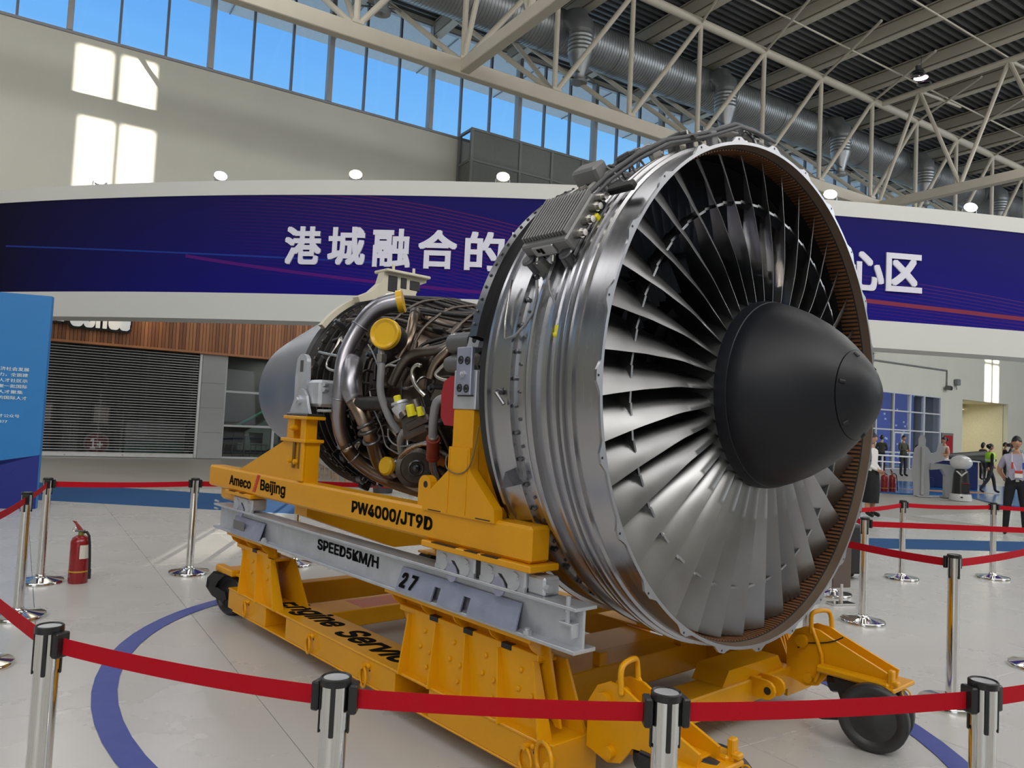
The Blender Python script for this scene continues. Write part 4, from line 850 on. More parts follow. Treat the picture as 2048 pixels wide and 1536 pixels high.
fm = [MB().bbox(-.04, .04, -.03, .03, -.02, .05, .008).mesh('fitting', CORED), MB().cyl((-.05, 0, .02), (.05, 0, .02), .026).cyl((.05, 0, .02), (.07, 0, .02), .016).mesh('fitting', CORE), MB().cyl((0, 0, -.02), (0, 0, .05), .03).cyl((0, 0, .05), (0, 0, .07), .016).mesh('fitting', DARKST), MB().bbox(-.07, .07, -.012, .012, -.02, .04, .004).mesh('fitting', CORED)]
for k in range(110):
    x = -1.15-rnd.random()*2.1; a = -1.2+rnd.random()*1.9
    link(rnd.choice(fm), 'fitting', eng, Matrix.Translation(surf(x, a, corer(x)+rnd.uniform(-.01, .03))) @ Matrix.Rotation(PI/2-a, 4, 'X') @ Matrix.Rotation(rnd.random()*6, 4, 'Z'))
for k in range(26):
    x = -1.2-rnd.random()*1.8; a = -0.9+rnd.random()*1.5; r_ = corer(x)+0.06; P_ = [surf(x, a, r_-.05)]
    for q in range(4): x += rnd.uniform(-.13, .13); a += rnd.uniform(-.13, .13); P_.append(surf(x, a, r_+rnd.uniform(-.02, .05)))
    P_.append(surf(x, a, r_-.06)); ducts(P_, rnd.choice([.007, .009, .012]), rnd.choice([CORED, CORE, TUBE, DARKST]), 'tangled_tube', n=7)
# accessory gearbox, pumps and caps
gx = MB().bbox(-2.05, -1.25, -0.45, 0.45, 1.13, 1.32, 0.05).build('accessory_gearbox', CORED, eng, 30)
p = Vector(DRUM[2]); MB().lathe([(-0.13, 0.0), (-0.13, 0.10), (-0.11, 0.125), (0.02, 0.13), (0.03, 0.10), (0.06, 0.095), (0.06, 0.0)], 28, 'x', Matrix.Translation(p) @ Matrix.Rotation(-0.5, 4, 'Z')).build('generator', CORE, eng, 30)
MB().torus(p+Vector((0.055, -0.03, 0)), 0.045, 0.008, (1, -0.5, 0), 18, 6).sphere(p+Vector((0.06, -0.035, 0)), 0.03, 10, 8).build('generator_terminal', DARKST, eng)
m0, m1 = Vector(CAPM[0]), Vector(CAPM[1]); d_ = (m0-m1).normalized(); MB().lathe([(0.012, 0.0), (0.012, 0.048), (0.0, 0.06), (-0.025, 0.06), (-0.02, 0.0)], 26, 'z', Matrix.Translation(m0) @ Vector((0, 0, 1)).rotation_difference(Vector((0.25, -0.95, 0.05)).normalized()).to_matrix().to_4x4()).build('yellow_round_cap', YCAP, eng, 30)
MB().tube([m0, m0*0.3+m1*0.7, m1+Vector((0.05, 0.03, 0))], 0.035, 14).build('gearbox_port', DUCTM, eng, 180)
p = Vector(PUMP[0]); MP = Matrix.Translation(p) @ Matrix.Rotation(-0.45, 4, 'Y') @ Matrix.Rotation(0.35, 4, 'Z')
MB().bbox(-.09, .09, -.05, .08, -.09, .07, .014, MP).bbox(-.05, .12, -.07, .02, -.05, .0, .01, MP).cyl(MP @ Vector((-.05, -.03, .05)), MP @ Vector((-.08, -.05, .14)), .035).cyl(MP @ Vector((.04, -.03, .05)), MP @ Vector((.04, -.04, .12)), .03).build('fuel_pump', CORE, eng, 30)
for q, rr, hh in ((PUMP[3], .052, .09), ): 
    q = Vector(q); ax = Vector((-.25, -.25, .93)).normalized(); MB().lathe([(-.07, 0), (-.07, .035), (-.02, .055), (0.0, .056), (.004, .045), (.012, .045), (.016, .053), (.03, .05), (.035, 0)], 20, 'z', Matrix.Translation(q) @ Vector((0, 0, 1)).rotation_difference(ax).to_matrix().to_4x4()).build('filter_bowl', GALV, eng, 30)
for q, rr, hh in ((PUMP[2], .025, .045), (PUMP[4], .029, .05), (PUMP[5], .019, .035)):
    q = Vector(q); ax = Vector((-.15, -.25, .95)).normalized(); MB().lathe([(-hh*.5, rr*.95), (hh*.35, rr*.9), (hh*.5, rr*.7), (hh*.5, 0)], 14, 'z', Matrix.Translation(q) @ Vector((0, 0, 1)).rotation_difference(ax).to_matrix().to_4x4()).cyl(q-ax*hh*.5, q-ax*(hh*.5+.02), rr*1.1, n=6).build('yellow_plug', YCAPB, eng, 30)
q = Vector(REDCOVER[0]); MB().prism([(-.045, -.09), (-.01, -.135), (.12, -.14), (.12, .13), (.03, .13), (-.03, .10), (-.05, .04)], -.012, .012, 'xz', Matrix.Translation(q+Vector((0.02, 0, 0)))).build('red_cover', REDP, eng, 0)
a, b = Vector(CAN[0]), Vector(CAN[1]); MB().lathe([(0, 0), (0, .045), (.012, .056), (.02, .058), (.20, .058), (.2, 0)], 22, 'x', Matrix.Translation(a)).build('grey_canister', mat('canister_grey', (0.13, 0.13, 0.13), 0.45, 0.3), eng, 40)
a = Vector(CAN[2]); MB().lathe([(0, 0), (0, .03), (.02, .034), (.03, .045), (.05, .047), (.16, .047), (.16, 0)], 22, 'x', Matrix.Translation(a)).torus(a+Vector((.02, 0, 0)), .036, .007, (1, 0, 0), 18, 6).build('starter_valve', MATS['canister_grey'], eng, 40)
MB().prism([(-.04, -.02), (.03, -.05), (.13, -.01), (.12, .03), (0, .04)], -.02, .02, 'xz', Matrix.Translation((-1.58, -0.86, 1.735))).build('sheet_bracket', CORE, eng, 0)

# ------------------------------------------------------------------ yellow engine stand (same local frame as the engine)
st = thing('engine_stand', 'yellow engine transport stand with galvanised rails, black lettering and caster wheels', 'engine stand', EO, ERZ)
def Bs(s, y0, y1): return (min(s*y0, s*y1), max(s*y0, s*y1))
def boxs(mb, s, x0, x1, y0, y1, z0, z1, b=0.005): a, c = Bs(s, y0, y1); return mb.bbox(x0, x1, a, c, z0, z1, b)
def pr(mb, s, poly, y0, y1): a, c = Bs(s, y0, y1); return mb.prism(poly, a, c, 'xz')
bump = MB().lathe([(0, 0.013), (0.007, 0.012), (0.011, 0.007), (0.011, 0)], 8).mesh('bolt_head', Y)
bumpg = MB().lathe([(0, 0.010), (0.005, 0.009), (0.008, 0)], 8).mesh('rivet', GALV)
hexm = MB().cyl((0, 0, 0), (0, 0, 0.014), 0.017, n=6).cyl((0, 0, 0.014), (0, 0, 0.02), 0.010, n=8).mesh('bolt', DARKST)
for s in (-1, 1):
    OUT = Matrix.Rotation(PI/2 if s < 0 else -PI/2, 4, 'X')     # local z outwards
    # upper cradle beam
    cb = boxs(MB(), s, -4.36, -0.49, 0.97, 1.10, 0.98, 1.145, 0.014).build('cradle_beam', Y, st)
    boxs(MB(), s, -1.29, -0.46, 0.94, 1.125, 0.946, 0.978).build('bearing_plate', Y, cb); boxs(MB(), s, -3.96, -3.48, 0.95, 1.12, 0.953, 0.982).build('bearing_plate', Y, cb)
    for x0, x1 in ((-1.2, -1.0), (-0.93, -0.83), (-0.8, -0.68)): boxs(MB(), s, x0, x1, 1.10, 1.1265, 0.976, 0.9795, 0.0005).build('weld_gap', BLACK, cb, 0)
    for x0, x1 in ((-3.88, -3.76), (-3.68, -3.6)): boxs(MB(), s, x0, x1, 1.10, 1.1215, 0.980, 0.9835, 0.0005).build('weld_gap', BLACK, cb, 0)
    boxs(MB(), s, -4.2, -3.85, 0.97, 1.06, 0.885, 0.99, 0.02).build('end_stop', Y, cb)
    # front pedestal
    fp = pr(MB(), s, [(-1.315, 1.13), (-0.73, 1.13), (-0.735, 1.193), (-0.932, 1.362), (-0.938, 1.47), (-1.107, 1.47), (-1.109, 1.348), (-1.315, 1.19)], 1.06, 1.112)
    boxs(fp, s, -1.102, -0.942, 0.955, 1.10, 1.145, 1.66, 0.006); pr(fp, s, [(-0.94, 1.145), (-0.80, 1.145), (-0.86, 1.36), (-0.90, 1.50), (-0.94, 1.55)], 0.97, 0.985)
    fp = fp.build('front_pedestal', Y, st, 0)
    for x in (-1.10, -0.955): boxs(MB(), s, x-0.004, x+0.004, 1.112, 1.116, 1.14, 1.46, 0.001).build('weld_seam', Y, fp, 0)
    boxs(MB(), s, -1.105, -0.938, 1.10, 1.104, 1.462, 1.468, 0.001).build('weld_seam', Y, fp, 0)
    boxs(MB(), s, -1.26, -1.15, 1.112, 1.114, 1.134, 1.139, 0.0005).build('weld_gap', BLACK, fp, 0); boxs(MB(), s, -0.87, -0.76, 1.112, 1.114, 1.136, 1.141, 0.0005).build('weld_gap', BLACK, fp, 0)
    mbk = boxs(MB(), s, -1.105, -0.925, 0.95, 1.105, 1.66, 1.855, 0.004); boxs(mbk, s, -0.95, -0.86, 0.95, 1.06, 1.84, 1.955, 0.01); boxs(mbk, s, -0.935, -0.89, 0.98, 1.07, 1.70, 1.84, 0.008)
    mbk = mbk.build('mount_block', GALV, fp, 0)
    boxs(MB(), s, -1.063, -0.942, 1.105, 1.128, 1.73, 1.97, 0.004).build('clamp_plate', GALVB, mbk)
    boxs(MB(), s, -1.066, -0.939, 1.1045, 1.1085, 1.724, 1.73, 0.0005).build('plate_gap', BLACK, mbk, 0)
    pr(MB(), s, [(-1.035, 1.97), (-0.945, 1.97), (-0.935, 2.0), (-0.95, 2.035), (-0.98, 2.04), (-1.015, 2.03), (-1.022, 2.0)], 1.06, 1.09).build('lifting_tab', GALV, mbk, 0)
    for x, z in ((-0.975, 2.008),): MB().cyl((x, s*1.0895, z), (x, s*1.0925, z), 0.016).build('tab_hole', BLACK, mbk)
    MB().cyl((-0.885, s*1.058, 1.905), (-0.885, s*1.0625, 1.905), 0.026, n=20).build('side_hole', BLACK, mbk)
    for x, z in ((-1.026, 1.905), (-0.972, 1.90), (-1.026, 1.765), (-0.972, 1.762)):
        MB().torus((x, s*1.128, z), 0.017, 0.005, (0, 1, 0), 18, 6).cyl((x, s*1.125, z), (x, s*1.132, z), 0.008).build('socket_screw', BLACK, mbk)
    MB().cyl((-1.0, s*1.125, 1.833), (-1.0, s*1.137, 1.833), 0.019, n=6).sphere((-1.0, s*1.138, 1.833), 0.012, 8, 6).build('centre_bolt', GALV, mbk)
    lg_ = MB(); ring_ = [(-1.41, 1.13), (-1.30, 1.13), (-1.30, 1.24)]+[(-1.355+0.055*math.cos(t_), 1.255+0.05*math.sin(t_)) for t_ in [PI*q/8 for q in range(0, 9)]]
    pr(lg_, s, ring_, 1.03, 1.075); pr(lg_, s, [(-1.31, 1.14), (-1.12, 1.14), (-1.12, 1.17), (-1.30, 1.28)], 1.0, 1.03)
    lgo = lg_.build('tie_lug', Y, fp, 0); MB().cyl((-1.345, s*1.074, 1.257), (-1.345, s*1.0765, 1.257), 0.018).build('lug_hole', BLACK, lgo)
    MB().tube([(-0.91, s*1.06, 1.60), (-0.86, s*1.10, 1.595), (-0.83, s*1.10, 1.605)], 0.008, 6).tube(smooth([(-0.885, s*1.105, 1.58), (-0.90, s*1.115, 1.45), (-0.93, s*1.118, 1.37), (-1.0, s*1.12, 1.335), (-1.08, s*1.12, 1.345), (-1.12, s*1.12, 1.37), (-1.115, s*1.12, 1.42)]), 0.0035, 6).build('pin_lanyard', mat('lanyard_wire', (0.25, 0.2, 0.12), 0.4, 0.7), fp, 180)
    # rear pedestal
    rp = pr(MB(), s, [(-3.80, 1.143), (-2.712, 1.143), (-2.712, 1.41), (-3.03, 1.41)], 0.985, 1.085)
    boxs(rp, s, -3.0, -2.90, 1.0, 1.09, 1.40, 1.57, 0.004); boxs(rp, s, -2.80, -2.73, 1.0, 1.09, 1.40, 1.57, 0.004); boxs(rp, s, -2.95, -2.75, 1.0, 1.03, 1.40, 1.57, 0.003)
    boxs(rp, s, -3.055, -2.69, 0.965, 1.11, 1.405, 1.428, 0.004); boxs(rp, s, -3.03, -2.685, 0.965, 1.11, 1.56, 1.582, 0.004); boxs(rp, s, -2.80, -2.715, 1.085, 1.10, 1.15, 1.41, 0.003)
    rpo = rp.build('rear_pedestal', Y, st, 0)
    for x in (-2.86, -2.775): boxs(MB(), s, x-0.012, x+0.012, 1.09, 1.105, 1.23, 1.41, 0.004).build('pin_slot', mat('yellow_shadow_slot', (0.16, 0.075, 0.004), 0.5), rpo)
    for x, z in ((-2.885, 1.28), (-2.80, 1.275), (-2.87, 1.50)): MB().cyl((x, s*1.085, z), (x, s*1.125, z), 0.018).sphere((x, s*1.126, z), 0.008, 8, 6).build('lock_pin', Y, rpo)
    boxs(MB(), s, -3.0, -2.70, 0.97, 1.10, 1.582, 1.602, 0.004).build('base_pad', DARKST, rpo)
    rb_ = [(-2.965, 1.60), (-2.985, 1.70), (-2.99, 1.85), (-2.978, 1.955)]+[(-2.90+0.075*math.cos(t_), 1.955+0.055*math.sin(t_)) for t_ in [PI*q/8 for q in range(8, -1, -1)]]+[(-2.80, 1.60)]
    bk = pr(MB(), s, rb_, 1.03, 1.06).build('mount_plate', GALV, rpo, 0)
    pr(MB(), s, [(-2.995, 1.60), (-2.70, 1.60), (-2.735, 1.66), (-2.76, 1.72)]+[(-2.84+0.07*math.cos(t_), 1.70+0.07*math.sin(t_)) for t_ in [PI*q/6 for q in range(1, 6)]]+[(-2.93, 1.70)], 1.065, 1.085).build('pivot_lug', GALV, bk, 0)
    MB().cyl((-2.84, s*1.085, 1.69), (-2.84, s*1.105, 1.69), 0.032, n=20).cyl((-2.84, s*1.1, 1.69), (-2.84, s*1.12, 1.69), 0.022, n=6).build('pivot_bolt', GALV, bk)
    pr(MB(), s, [(-2.92, 1.885), (-2.875, 1.885), (-2.875, 1.965), (-2.92, 1.965)], 1.06, 1.0615).build('slot', DARKST, bk, 0)
    boxs(MB(), s, -2.81, -2.63, 0.86, 1.055, 1.65, 1.83, 0.02).build('trunnion_block', GALV, bk)
    for z in (1.80, 1.765): MB().cyl((-2.635, s*1.0, z), (-2.615, s*1.04, z), 0.016).build('trunnion_bolt', GALV, bk)
    # roller trucks
    for x0, x1 in ((-1.205, -0.885), (-0.845, -0.525), (-3.85, -3.50)):
        tk = boxs(MB(), s, x0, x1, 0.975, 1.09, 0.862, 0.946, 0.008); w_ = x1-x0
        pr(tk, s, [(x0, 0.87), (x0, 0.84), (x0+w_*.25, 0.83), (x0+w_*.42, 0.88), (x0+w_*.55, 0.88), (x0+w_*.72, 0.83), (x1, 0.84), (x1, 0.87)], 1.075, 1.09)
        tk = tk.build('roller_truck', GALV, st, 0)
        for f_ in (0.22, 0.78): MB().cyl((x0+w_*f_, s*1.088, 0.888), (x0+w_*f_, s*1.096, 0.888), 0.042, n=24).build('roller_cap', GALV, tk); link(bumpg, 'rivet', tk, Matrix.Translation((x0+w_*f_+.03, s*1.096, 0.905)) @ OUT)
        MB().cyl((x0+w_*.45, s*1.086, 0.845), (x0+w_*.45, s*1.094, 0.845), 0.046, n=24).build('roller_wheel', GALVB, tk)
        MB().prism([(x0+w_*.42, 0.905), (x0+w_*.5, 0.905), (x0+w_*.64, 0.865), (x0+w_*.64, 0.835), (x0+w_*.58, 0.865)], min(s*1.0895, s*1.091), max(s*1.0895, s*1.091), 'xz').build('notch', BLACK, tk, 0)
    boxs(MB(), s, -0.885, -0.845, 0.985, 1.08, 0.85, 0.94, 0.004).build('rubber_spacer', BLACK, st)
    # galvanised I-section rail
    rl = boxs(MB(), s, -4.20, -0.20, 0.965, 1.10, 0.655, 0.672, 0.002); boxs(rl, s, -4.22, -0.20, 0.965, 1.10, 0.832, 0.847, 0.002); boxs(rl, s, -4.20, -0.205, 1.03, 1.045, 0.67, 0.834, 0.001)
    rl = rl.build('guide_rail', GALV, st, 0)
    def skirt(x0t, x1t, x0b, x1b, cuts):
        mb = MB(); xs = [0.0]+[c for q in cuts for c in q]+[1.0]
        def pt(f, g, o): return (x0b+(x1b-x0b)*f+((x0t+(x1t-x0t)*f)-(x0b+(x1b-x0b)*f))*g, s*(1.10-0.05*g+o), 0.672+0.118*g)
        def slab(f0, f1, g0, g1):
            vs = [pt(f0, g0, 0), pt(f1, g0, 0), pt(f1, g1, 0), pt(f0, g1, 0), pt(f0, g0, .009), pt(f1, g0, .009), pt(f1, g1, .009), pt(f0, g1, .009)]
            mb.add(vs, [(3, 2, 1, 0), (4, 5, 6, 7), (0, 1, 5, 4), (1, 2, 6, 5), (2, 3, 7, 6), (3, 0, 4, 7)])
        slab(0, 1, 0.62, 1)
        for i in range(0, len(xs), 2): slab(xs[i], xs[i+1], 0, 0.62)
        return mb
    skirt(-1.54, -0.575, -1.53, -0.556, [(0.335, 0.39), (0.585, 0.64)]).build('skirt_plate', GALVB, rl, 0); skirt(-3.86, -3.335, -3.83, -3.31, []).build('skirt_plate', GALVB, rl, 0)
    pr(MB(), s, [(-3.80, 0.70), (-3.60, 0.70), (-3.60, 0.765), (-3.80, 0.765)], 1.095, 1.099).build('data_plate', mat('data_plate', (0.16, 0.16, 0.15), 0.5, 0.0), rl, 0, Matrix.Translation((0, 0, 0)))
    for x in (-0.50, -3.27): MB().cyl((x, s*1.085, 0.672), (x, s*1.085, 0.69), 0.022, n=6).cyl((x, s*1.085, 0.69), (x, s*1.085, 0.70), 0.014).build('flange_bolt', GALV, rl)
    MB().cyl((-0.265, s*1.075, 0.76), (-0.265, s*1.075, 0.885), 0.011).cyl((-0.265, s*1.075, 0.82), (-0.265, s*1.075, 0.832), 0.018, n=6).build('stop_bolt', GALV, rl); boxs(MB(), s, -0.305, -0.225, 1.045, 1.09, 0.765, 0.775, 0.002).build('stop_angle', GALV, rl); boxs(MB(), s, -0.235, -0.225, 1.045, 1.09, 0.715, 0.77, 0.002).build('stop_angle', GALV, rl)
    for x in (-4.2,):
        for z in (0.80, 0.86): MB().cyl((x, s*1.07, z), (x-0.07, s*1.07, z), 0.008).build('end_stud', GALV, rl)
    boxs(MB(), s, -0.53, -0.42, 0.97, 1.07, 0.846, 0.93, 0.01).build('stop_block', GALV, rl); MB().cyl((-0.45, s*1.05, 0.885), (-0.40, s*1.05, 0.885), 0.02, n=6).build('stop_nut', GALV, rl)
    # isolator saddles under the rail and the ribbed brackets they stand in
    def saddle(x0, x1, nr):
        sd = boxs(MB(), s, x0-0.02, x1+0.02, 0.955, 1.085, 0.632, 0.655, 0.003)
        cv = [(x0, 0.633)]+[(x0+0.13*q/5, 0.633-0.22*(q/5)**0.6) for q in range(1, 6)]+[(x1-0.02, 0.413), (x1+0.10, 0.28), (x1+0.13, 0.28), (x1+0.03, 0.633)]
        pr(sd, s, cv, 0.97, 0.985); boxs(sd, s, x0+0.06, x1+0.02, 0.93, 1.03, 0.545, 0.575, 0.003)
        for q in range(nr+1):
            x = x0+0.04+(x1-x0-0.04)*q/nr; mb_ = [(0.985, 0.632), (1.075, 0.632), (1.06, 0.60), (1.02, 0.57), (0.985, 0.545)]
            vs = [(x+0.05*(0.632-z)/0.1*0.5+o_, s*yy, z) for o_ in (-.004, .004) for yy, z in mb_]; sd.add(vs, [(0, 1, 2, 3, 4), (9, 8, 7, 6, 5)]+[(i, (i+1) % 5, 5+(i+1) % 5, 5+i) for i in range(5)])
        sd = sd.build('saddle', Y, st, 0)
        for q in range(1, nr): boxs(MB(), s, x0+0.06+(x1-x0)*q/nr, x0+0.13+(x1-x0)*q/nr, 1.0, 1.035, 0.552, 0.578, 0.002).build('saddle_slot', BLACK, sd, 0)
    def bracket(x0t, x1t, x0b, x1b, nr):
        zt, zb = 0.548, 0.25; br = MB()
        vs = [(x0t, s*1.03, zt), (x1t, s*1.03, zt), (x1b, s*1.055, zb), (x0b, s*1.055, zb)]; vs += [(a, b-s*.015, c) for a, b, c in vs]
        br.add(vs, [(0, 1, 2, 3), (7, 6, 5, 4), (0, 4, 5, 1), (1, 5, 6, 2), (2, 6, 7, 3), (3, 7, 4, 0)]); boxs(br, s, x0t, x1t, 0.90, 1.03, zt-0.016, zt, 0.003)
        pr(br, s, [(x0t-0.02, zt), (x1t+.05, zt), (x1b+.06, zb), (x0b-.02, zb)], 0.88, 0.895)
        br = br.build('isolator_bracket', Y, st, 0)
        for q in range(nr+1):
            f_ = q/nr; xt, xb = x0t+(x1t-x0t)*f_, x0b+(x1b-x0b)*f_; dp = 0.015
            vs = [(xt+o_, s*1.03, zt) for o_ in (-.005, .005)]+[(xb+o_, s*1.055, zb) for o_ in (-.005, .005)]+[(xb+o_, s*1.125, zb) for o_ in (-.005, .005)]+[(xt+o_, s*1.05, zt) for o_ in (-.005, .005)]
            MB().add(vs, [(0, 2, 4, 6), (7, 5, 3, 1), (0, 1, 3, 2), (2, 3, 5, 4), (4, 5, 7, 6), (6, 7, 1, 0)]).build('rib', Y, br, 0)
        for q in range(nr):
            for gx_, gz in ((0.55, 0.80), (0.40, 0.52), (0.72, 0.48), (0.62, 0.22)):
                f_ = (q+gx_)/nr; zz = zb+(zt-zb)*gz; x = (x0b+(x1b-x0b)*f_)*(1-gz)+(x0t+(x1t-x0t)*f_)*gz; link(bump, 'bolt_head', br, Matrix.Translation((x, s*(1.056-.025*gz), zz)) @ OUT)
    saddle(-1.65, -0.50, 4); bracket(-1.475, -0.489, -1.44, -0.36, 4)
    saddle(-3.93, -3.33, 2); bracket(-3.70, -3.22, -3.58, -2.98, 2)
    # lower frame rail with fork pockets
    fr = MB(); xs = [(-3.80, -3.14), (-2.82, -1.50), (-1.19, -0.30)]
    for x0, x1 in xs: boxs(fr, s, x0, x1, 0.82, 1.10, 0.10, 0.25, 0.006)
    boxs(fr, s, -3.80, -0.30, 0.815, 1.105, 0.238, 0.252, 0.004); boxs(fr, s, -3.70, -0.32, 0.815, 1.105, 0.092, 0.104, 0.004)
    fr = fr.build('frame_rail', Y, st, 0)
    for x, z, R_ in ((-3.45, 0.18, .05), (-2.455, 0.172, .05), (-1.785, 0.16, .055), (-0.44, 0.175, .055)):
        MB().torus((x, s*1.12, z-.02), R_, .0075, (0.25, 1, 0), 22, 8).cyl((x, s*1.10, z+R_-.015), (x, s*1.135, z+R_-.015), .014).sphere((x+.03, s*1.105, z+R_-.01), .014, 8, 6).build('ring_pin', Y, fr, 60)
        MB().cyl((x+.035, s*1.10, z+.02), (x+.035, s*1.1025, z+.02), .006).build('pin_hole', BLACK, fr)
    MB().torus((-0.305, s*1.14, 0.21), .07, .010, (0.3, 1, 0), 24, 8).cyl((-0.30, s*1.10, 0.2), (-0.26, s*1.16, 0.2), .022).build('ring_handle', Y, fr, 60)
    MB().bbox(-0.31, -0.288, *Bs(s, 0.83, 1.11), 0.09, 0.265, .003).build('end_plate', Y, fr)
    # front caster arm
    ar = MB(); yk_ = [(-0.27, 0.23), (-0.15, 0.20), (-0.08, 0.22), (-0.02, 0.30), (0.29, 0.335), (0.30, 0.385), (-0.02, 0.50), (-0.08, 0.525), (-0.16, 0.53), (-0.22, 0.50), (-0.27, 0.42)]
    pr(ar, s, yk_, 0.775, 0.79); pr(ar, s, yk_, 0.905, 0.92); boxs(ar, s, -0.25, 0.27, 0.79, 0.905, 0.335, 0.35, 0.002)
    ar = ar.build('caster_arm', Y, st, 0)
    boxs(MB(), s, -0.06, 0.33, 0.70, 0.775, 0.315, 0.355, 0.01).build('arm_bar', Y, ar); boxs(MB(), s, 0.20, 0.36, 0.70, 0.97, 0.31, 0.335, 0.006).build('arm_plate', Y, ar); boxs(MB(), s, 0.315, 0.345, 0.72, 0.76, 0.33, 0.42, 0.006).build('arm_stop', Y, ar)
    MB().cyl((-0.17, s*0.74, 0.45), (-0.17, s*0.95, 0.45), .035, n=18).build('arm_pivot', Y, ar); MB().cyl((-0.13, s*0.75, 0.25), (-0.13, s*0.95, 0.25), .026, n=16).build('arm_pivot', Y, ar)
    MB().tube(smooth([(-0.12, s*0.77, 0.50), (-0.13, s*0.77, 0.60), (-0.12, s*0.80, 0.62), (-0.10, s*0.89, 0.62), (-0.09, s*0.93, 0.60), (-0.08, s*0.93, 0.50)]), .013, 8).build('lift_handle', Y, ar, 180)
    MB().tube(smooth([(-0.12, s*0.77, 0.53), (-0.08, s*0.755, 0.47), (-0.04, s*0.76, 0.36), (-0.09, s*0.76, 0.24)]), .011, 8).build('lock_lever', Y, ar, 180)
    MB().tube(smooth([(-0.2, s*0.77, 0.40), (-0.16, s*0.765, 0.44), (-0.1, s*0.765, 0.45), (0.0, s*0.765, 0.48), (0.06, s*0.77, 0.52)]), .004, 6).build('cable', BLACK, ar, 180)
    MB().bbox(0.33, 0.37, *Bs(s, 0.72, 0.76), 0.345, 0.37, .006).torus((0.40, s*0.75, 0.32), .02, .004, (0, 1, 0), 14, 6).build('arm_latch', Y, ar)
    cs = MB(); boxs(cs, s, 0.02, 0.26, 0.75, 0.93, 0.292, 0.312, 0.006); pr(cs, s, [(0.02, 0.30), (0.22, 0.30), (0.33, 0.19), (0.31, 0.14), (0.22, 0.12), (0.06, 0.20)], 0.745, 0.762); pr(cs, s, [(0.02, 0.30), (0.22, 0.30), (0.33, 0.19), (0.31, 0.14), (0.22, 0.12), (0.06, 0.20)], 0.92, 0.937)
    cs.cyl((-0.03, s*0.84, 0.25), (0.10, s*0.84, 0.28), .06); cs = cs.build('caster', BLACKP, st, 0)
    WH = [(-.035, 0.0), (-.035, .05), (-.028, .06), (-.02, .115), (-.03, .13), (-.036, .15), (-.03, .166), (-.02, .172), (.02, .172), (.03, .166), (.036, .15), (.03, .13), (.02, .115), (.028, .06), (.035, .05), (.035, 0.0)]
    for yy in (-0.075, 0.075): MB().lathe(WH, 36, 'z', Matrix.Translation((0.25, s*0.755, 0.172)) @ Matrix.Rotation(0.22, 4, 'Z') @ Matrix.Translation((0, yy, 0)) @ Matrix.Rotation(PI/2, 4, 'X')).cyl((0.25, s*0.755-0.1, 0.172), (0.25, s*0.755+0.1, 0.172), 0.02).build('wheel', mat('wheel_rubber', (0.03, 0.03, 0.031), 0.42, 0, 0.25, 10), cs, 40)
    MB().tube([(0.08, s*0.69, 0.12), (0.0, s*0.68, 0.10), (-0.10, s*0.70, 0.09)], .02, 6).build('brake_pedal', BLACKP, cs)
    # rear caster
    ra = boxs(MB(), s, -4.05, -3.70, 0.86, 1.05, 0.33, 0.352, 0.004); pr(ra, s, [(-3.95, 0.35), (-3.72, 0.30), (-3.72, 0.45), (-3.95, 0.43)], 0.93, 0.95); boxs(ra, s, -4.12, -3.80, 1.02, 1.09, 0.325, 0.375, 0.01); boxs(ra, s, -4.12, -3.95, 0.85, 1.09, 0.325, 0.345, 0.005)
    ra = ra.build('rear_caster_arm', Y, st, 0); link(hexm, 'arm_bolt', ra, Matrix.Translation((-4.08, s*1.05, 0.33)) @ Matrix.Rotation(PI, 4, 'X'))
    FK = [(-0.13, 0.17), (0.02, 0.17), (-0.07, 0.10), (-0.10, 0.05), (0.02, 0.03), (0.04, -0.02), (0.0, -0.05), (-0.13, -0.02), (-0.21, 0.04), (-0.20, 0.11)]
    RM = Matrix.Translation((-3.97, s*0.99, 0.16)) @ Matrix.Rotation(0.30, 4, 'Z')
    rc = MB().prism(FK, -0.10, -0.085, 'xz', RM).prism(FK, 0.085, 0.10, 'xz', RM).bbox(-0.13, 0.04, -0.10, 0.10, 0.155, 0.17, 0.003, RM).bbox(-0.20, -0.17, -0.10, 0.10, 0.03, 0.10, 0.004, RM)
    rc = rc.build('rear_caster', BLACKP, st, 0)
    MB().lathe([(h_*1.6, r_*0.93) for h_, r_ in WH], 36, 'z', RM @ Matrix.Rotation(PI/2, 4, 'X')).build('wheel', MATS['wheel_rubber'], rc, 40)
# cross members
for x0, x1, z0, z1, nm in ((-3.72, -3.60, 0.10, 0.27, 'rear_cross_beam'), (-3.14, -2.82, 0.106, 0.225, 'fork_tube'), (-1.50, -1.19, 0.106, 0.225, 'fork_tube'), (-1.06, -0.84, 0.12, 0.285, 'front_cross_beam')):
    MB().bbox(x0, x1, -0.83, 0.83, z0, z1, 0.006).build(nm, Y, st)
MB().bbox(-0.42, -0.24, -0.80, 0.80, 0.16, 0.285, 0.008).build('front_axle_beam', Y, st)
ab = MB().prism([(0.10, 0.28), (0.16, 0.36), (0.66, 0.36), (0.72, 0.28)], -0.45, -0.26, 'yz').build('axle_box', Y, st, 0)
for yy in (0.36, 0.46): MB().prism([(-0.25, 0.20), (-0.16, 0.20)]+[(-0.16+0.05*math.sin(t_), 0.25-0.05*math.cos(t_)) for t_ in [PI*q/6 for q in range(0, 7)]]+[(-0.25, 0.30)], yy, yy+0.02, 'xz').build('tow_clevis', Y, ab, 0)
MB().cyl((-0.15, 0.355, 0.25), (-0.15, 0.359, 0.25), .02).build('clevis_hole', BLACK, ab)
for yy in (-0.2, 0.55): MB().bbox(-0.90, -0.84, yy, yy+0.06, 0.285, 0.36, .005).build('cross_lug', Y, st)
